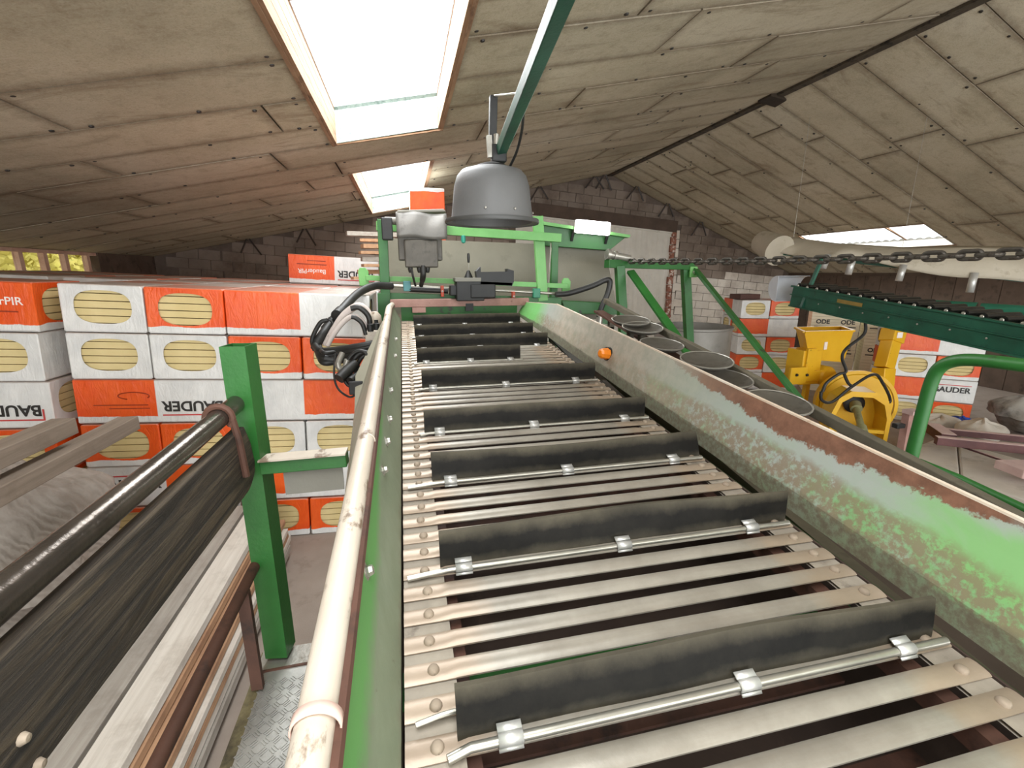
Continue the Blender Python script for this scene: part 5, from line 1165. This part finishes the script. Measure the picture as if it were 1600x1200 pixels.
# pto guard: arch open to the front
gc_ = at(1347, 648, Y=5.0); gx = Vector((1, -.55, 0)).normalized(); gy = Vector((.55, 1, 0)).normalized()
ar = [(-.36, -.42), (-.38, -.02), (-.31, .22), (-.17, .33), (.12, .33), (.29, .22), (.36, -.02), (.36, -.42)]
mb = MB(); n_ = len(ar); o1 = [gc_ + gx * x + Vector((0, 0, z)) for x, z in ar]; i1 = [gc_ + gx * x * .86 + Vector((0, 0, z * .86 - .03)) for x, z in ar]
D_ = gy * .38
vs = o1 + i1 + [p + D_ for p in o1] + [p + D_ for p in i1]; fs = []
for i in range(n_ - 1):
    fs += [(i, i + 1, n_ + i + 1, n_ + i), (i, i + 1, 2 * n_ + i + 1, 2 * n_ + i), (n_ + i, n_ + i + 1, 3 * n_ + i + 1, 3 * n_ + i)]
mb.add(vs, fs); mb.build('shaft_guard', YEL, yb)
mb = MB(); mb.prism([p + D_ * .98 for p in i1], D_ * .02); mb.build('guard_back', YEL, yb)
mb = MB(); mb.bar(gc_ + gx * -.32 + Vector((0, 0, -.24)) + D_ * .1, gc_ + gx * .32 + Vector((0, 0, -.24)) + D_ * .1, .06, .05); mb.build('guard_sill', YEL, yb)
mb = MB(); mb.lathe([(.13, -.0), (.14, -.04), (.11, -.06), (.05, -.07), (.0001, -.07)], gc_ + Vector((0, 0, .08)) + D_ * .9, 20, gy); mb.build('shaft_collar', BLACKB, yb, smooth=True)
CRD = paint('greenish_cardan', '#8a8a62', '#a3a27c', 5, '#6a684a', .55, .7, 8, .55, .2)
sp = gc_ + Vector((0, 0, .08)) + D_ * .7; se = at(1348, 676, Y=4.75)
mb = MB(); mb.tube([sp, sp.lerp(se, .18)], .075, 14); mb.tube([sp.lerp(se, .18), sp.lerp(se, .85)], .045, 14); mb.tube([sp.lerp(se, .82), se], .065, 14); mb.build('cardan_shaft', CRD, yb, smooth=True)
for x in (-.3, .3):
    p = gc_ + gx * x + D_ * .6; mb = MB(); mb.bar((p.x, p.y, p.z - .3), (p.x, p.y, 0), .1, .1, (0, 1, 0)); mb.build('leg', YEL, yb)
mb = MB(); p = at(1292, 642, Y=5.6); mb.bar(p, at(1335, 660, Y=5.4), .12, .1); mb.build('base_arm', YEL, yb, bevel=.01)
mb = MB(); mb.bar(hc + Vector((0, .1, -.45)), (hc.x, hc.y + .1, 0), .16, .2, (0, 1, 0)); mb.build('stand', YEL, yb)
for pts in ([(1285, 612), (1292, 598), (1310, 585), (1322, 580), (1316, 560), (1322, 545), (1350, 522), (1352, 500)], [(1283, 612), (1284, 625), (1300, 628), (1330, 605), (1365, 585), (1380, 600), (1391, 625), (1382, 632)], [(1318, 582), (1325, 598), (1332, 604)]):
    mb = MB(); mb.tube(smoothpath([at(x, y, Y=4.95 + .004 * abs(x - 1340) * .2) for x, y in pts], 6), .02, 8); mb.build('hose', BLACK, yb, smooth=True)
# ------------------------------------------------------------------ clutter on the floor at the right
PKB, PKL = paint('maroon_frame_steel', '#4d3030', '#633f3d', 5, rough=.7), paint('dusty_pink_frame', '#b89a94', '#cfb4ac', 4, rough=.8)
fx = thing('steel_rack', tuple(at(1500, 715, Z=.3)), 'dusty maroon steel rack lying folded on the white slabs', 'rack')
def fbar(name, a, b, w_, h_, mt=PKB):
    mb = MB(); mb.bar(a, b, w_, h_); o = mb.build(name, mt, fx, bevel=.006); mb = MB(); mb.bar(a + Vector((0, 0, h_ / 2 + .002)), b + Vector((0, 0, h_ / 2 + .002)), w_ * .96, .004); mb.build('dust_layer', PKL, o)
zf_ = .36
fbar('frame_bar', at(1455, 672, Z=zf_), at(1640, 690, Z=zf_), .07, .08); fbar('frame_bar', at(1462, 688, Z=zf_ + .06), at(1660, 708, Z=zf_ + .06), .09, .1); fbar('frame_end', at(1456, 668, Z=zf_ + .05), at(1482, 686, Z=zf_ + .05), .16, .12); fbar('frame_bar', at(1480, 690, Z=zf_ - .03), at(1582, 725, Z=zf_ - .06), .025, .025)
po = thing('maroon_post', tuple(at(1418, 700, Z=0)), 'short maroon steel post with clamp beside the green guard tube', 'post')
p, q = at(1420, 645, Y=4.4), at(1412, 700, Y=4.4); mb = MB(); mb.bar(p, (q.x, q.y, 0), .09, .09, (0, 1, 0)); mb.build('post_tube', PINKR, po); MB().box(p + Vector((.02, -.03, .02)), (.17, .14, .05)).build('head_plate', PKL, po); MB().box(at(1404, 665, Y=4.38), (.13, .08, .06)).build('clamp', BLACKB, po, bevel=.01)
WS = paint('dusty_white_slab', '#bfb5a8', '#d4cbbf', 2, '#a89d90', .55, .75, 4, .85)
sl = [(1428, 700), (1470, 690), (1640, 745), (1640, 800), (1560, 770), (1428, 722)]
zz = .22
one(MB().prism([at(1425, 700, Z=zz), at(1470, 682, Z=zz), at(1495, 690, Z=zz), at(1500, 745, Z=zz), at(1428, 722, Z=zz)], (0, 0, -.2)), 'white_slab', WS, 'dusty white slab on the floor beside the green guard tube', 'slab', 'dusty white slabs on the floor', bevel=.02)
one(MB().prism([at(1497, 691, Z=zz), at(1660, 735, Z=zz), at(1660, 800, Z=zz), at(1502, 746, Z=zz)], (0, 0, -.2)), 'white_slab', WS, 'longer dusty white slab under the maroon frame', 'slab', 'dusty white slabs on the floor', bevel=.02)
one(MB().prism([at(1555, 718, Z=.42), at(1660, 718, Z=.42), at(1660, 745, Z=.42), at(1600, 735, Z=.42)], (0, 0, -.1)), 'pink_board', PKL, 'pale pink board lying across the white slab', 'board', bevel=.008)
SK2 = paint('grey_cloth_sack', '#8d8880', '#aaa59c', 4, '#6a655e', .5, .7, 7, .9, bstr=.6, bscale=14)
for (px, py, rx, ry, hgt, sd, lab, mt) in ((1600, 672, .5, .4, .62, 1, 'grey tarpaulin heap in the dark corner', SK2), (1528, 694, .25, .25, .42, 2, 'white crumpled cloth below the grey tarpaulin', WS), (1640, 712, .26, .22, .35, 5, 'stone grey cloth lump beside the white crumpled cloth', SK2), (1500, 668, .2, .2, .22, 7, 'blue plastic bag by the foam packs', paint('blue_plastic', '#1f3f9a', '#2d53b5', 4)), (1465, 672, .28, .2, .3, 8, 'white crumpled film beside the foam packs', WS)):
    p = at(px, py, Z=0.05); sack((p.x, p.y), rx, ry, hgt, sd, lab, 'cloth and sacks in the right corner', mt)
# timber pile on the rear stacks, its ends showing left of the green post
lt = random.Random(6); zt0 = 6 * PH + .01
for k in range(9):
    z = zt0 + .03 + k * .075
    mb = MB(); x0_ = -.62 + lt.uniform(-.05, .2); mb.bar((x0_, 6.1 + lt.uniform(-.1, .1), z), (x0_ + .9, 6.3 + lt.uniform(-.1, .1), z), .14, .035 if k % 2 else .05)
    if k % 2 == 0:
        one(mb, 'stacked_board', TB if k % 4 else TG, 'rough board in the small pile on the packs behind the green post', 'board', 'boards piled on the rear packs', bevel=.003)
    else:
        one(mb, 'stacked_board', TB, 'rough board in the small pile on the packs behind the green post', 'board', 'boards piled on the rear packs', bevel=.003)
for o in bpy.data.objects:
    if '_org' in o: del o['_org']
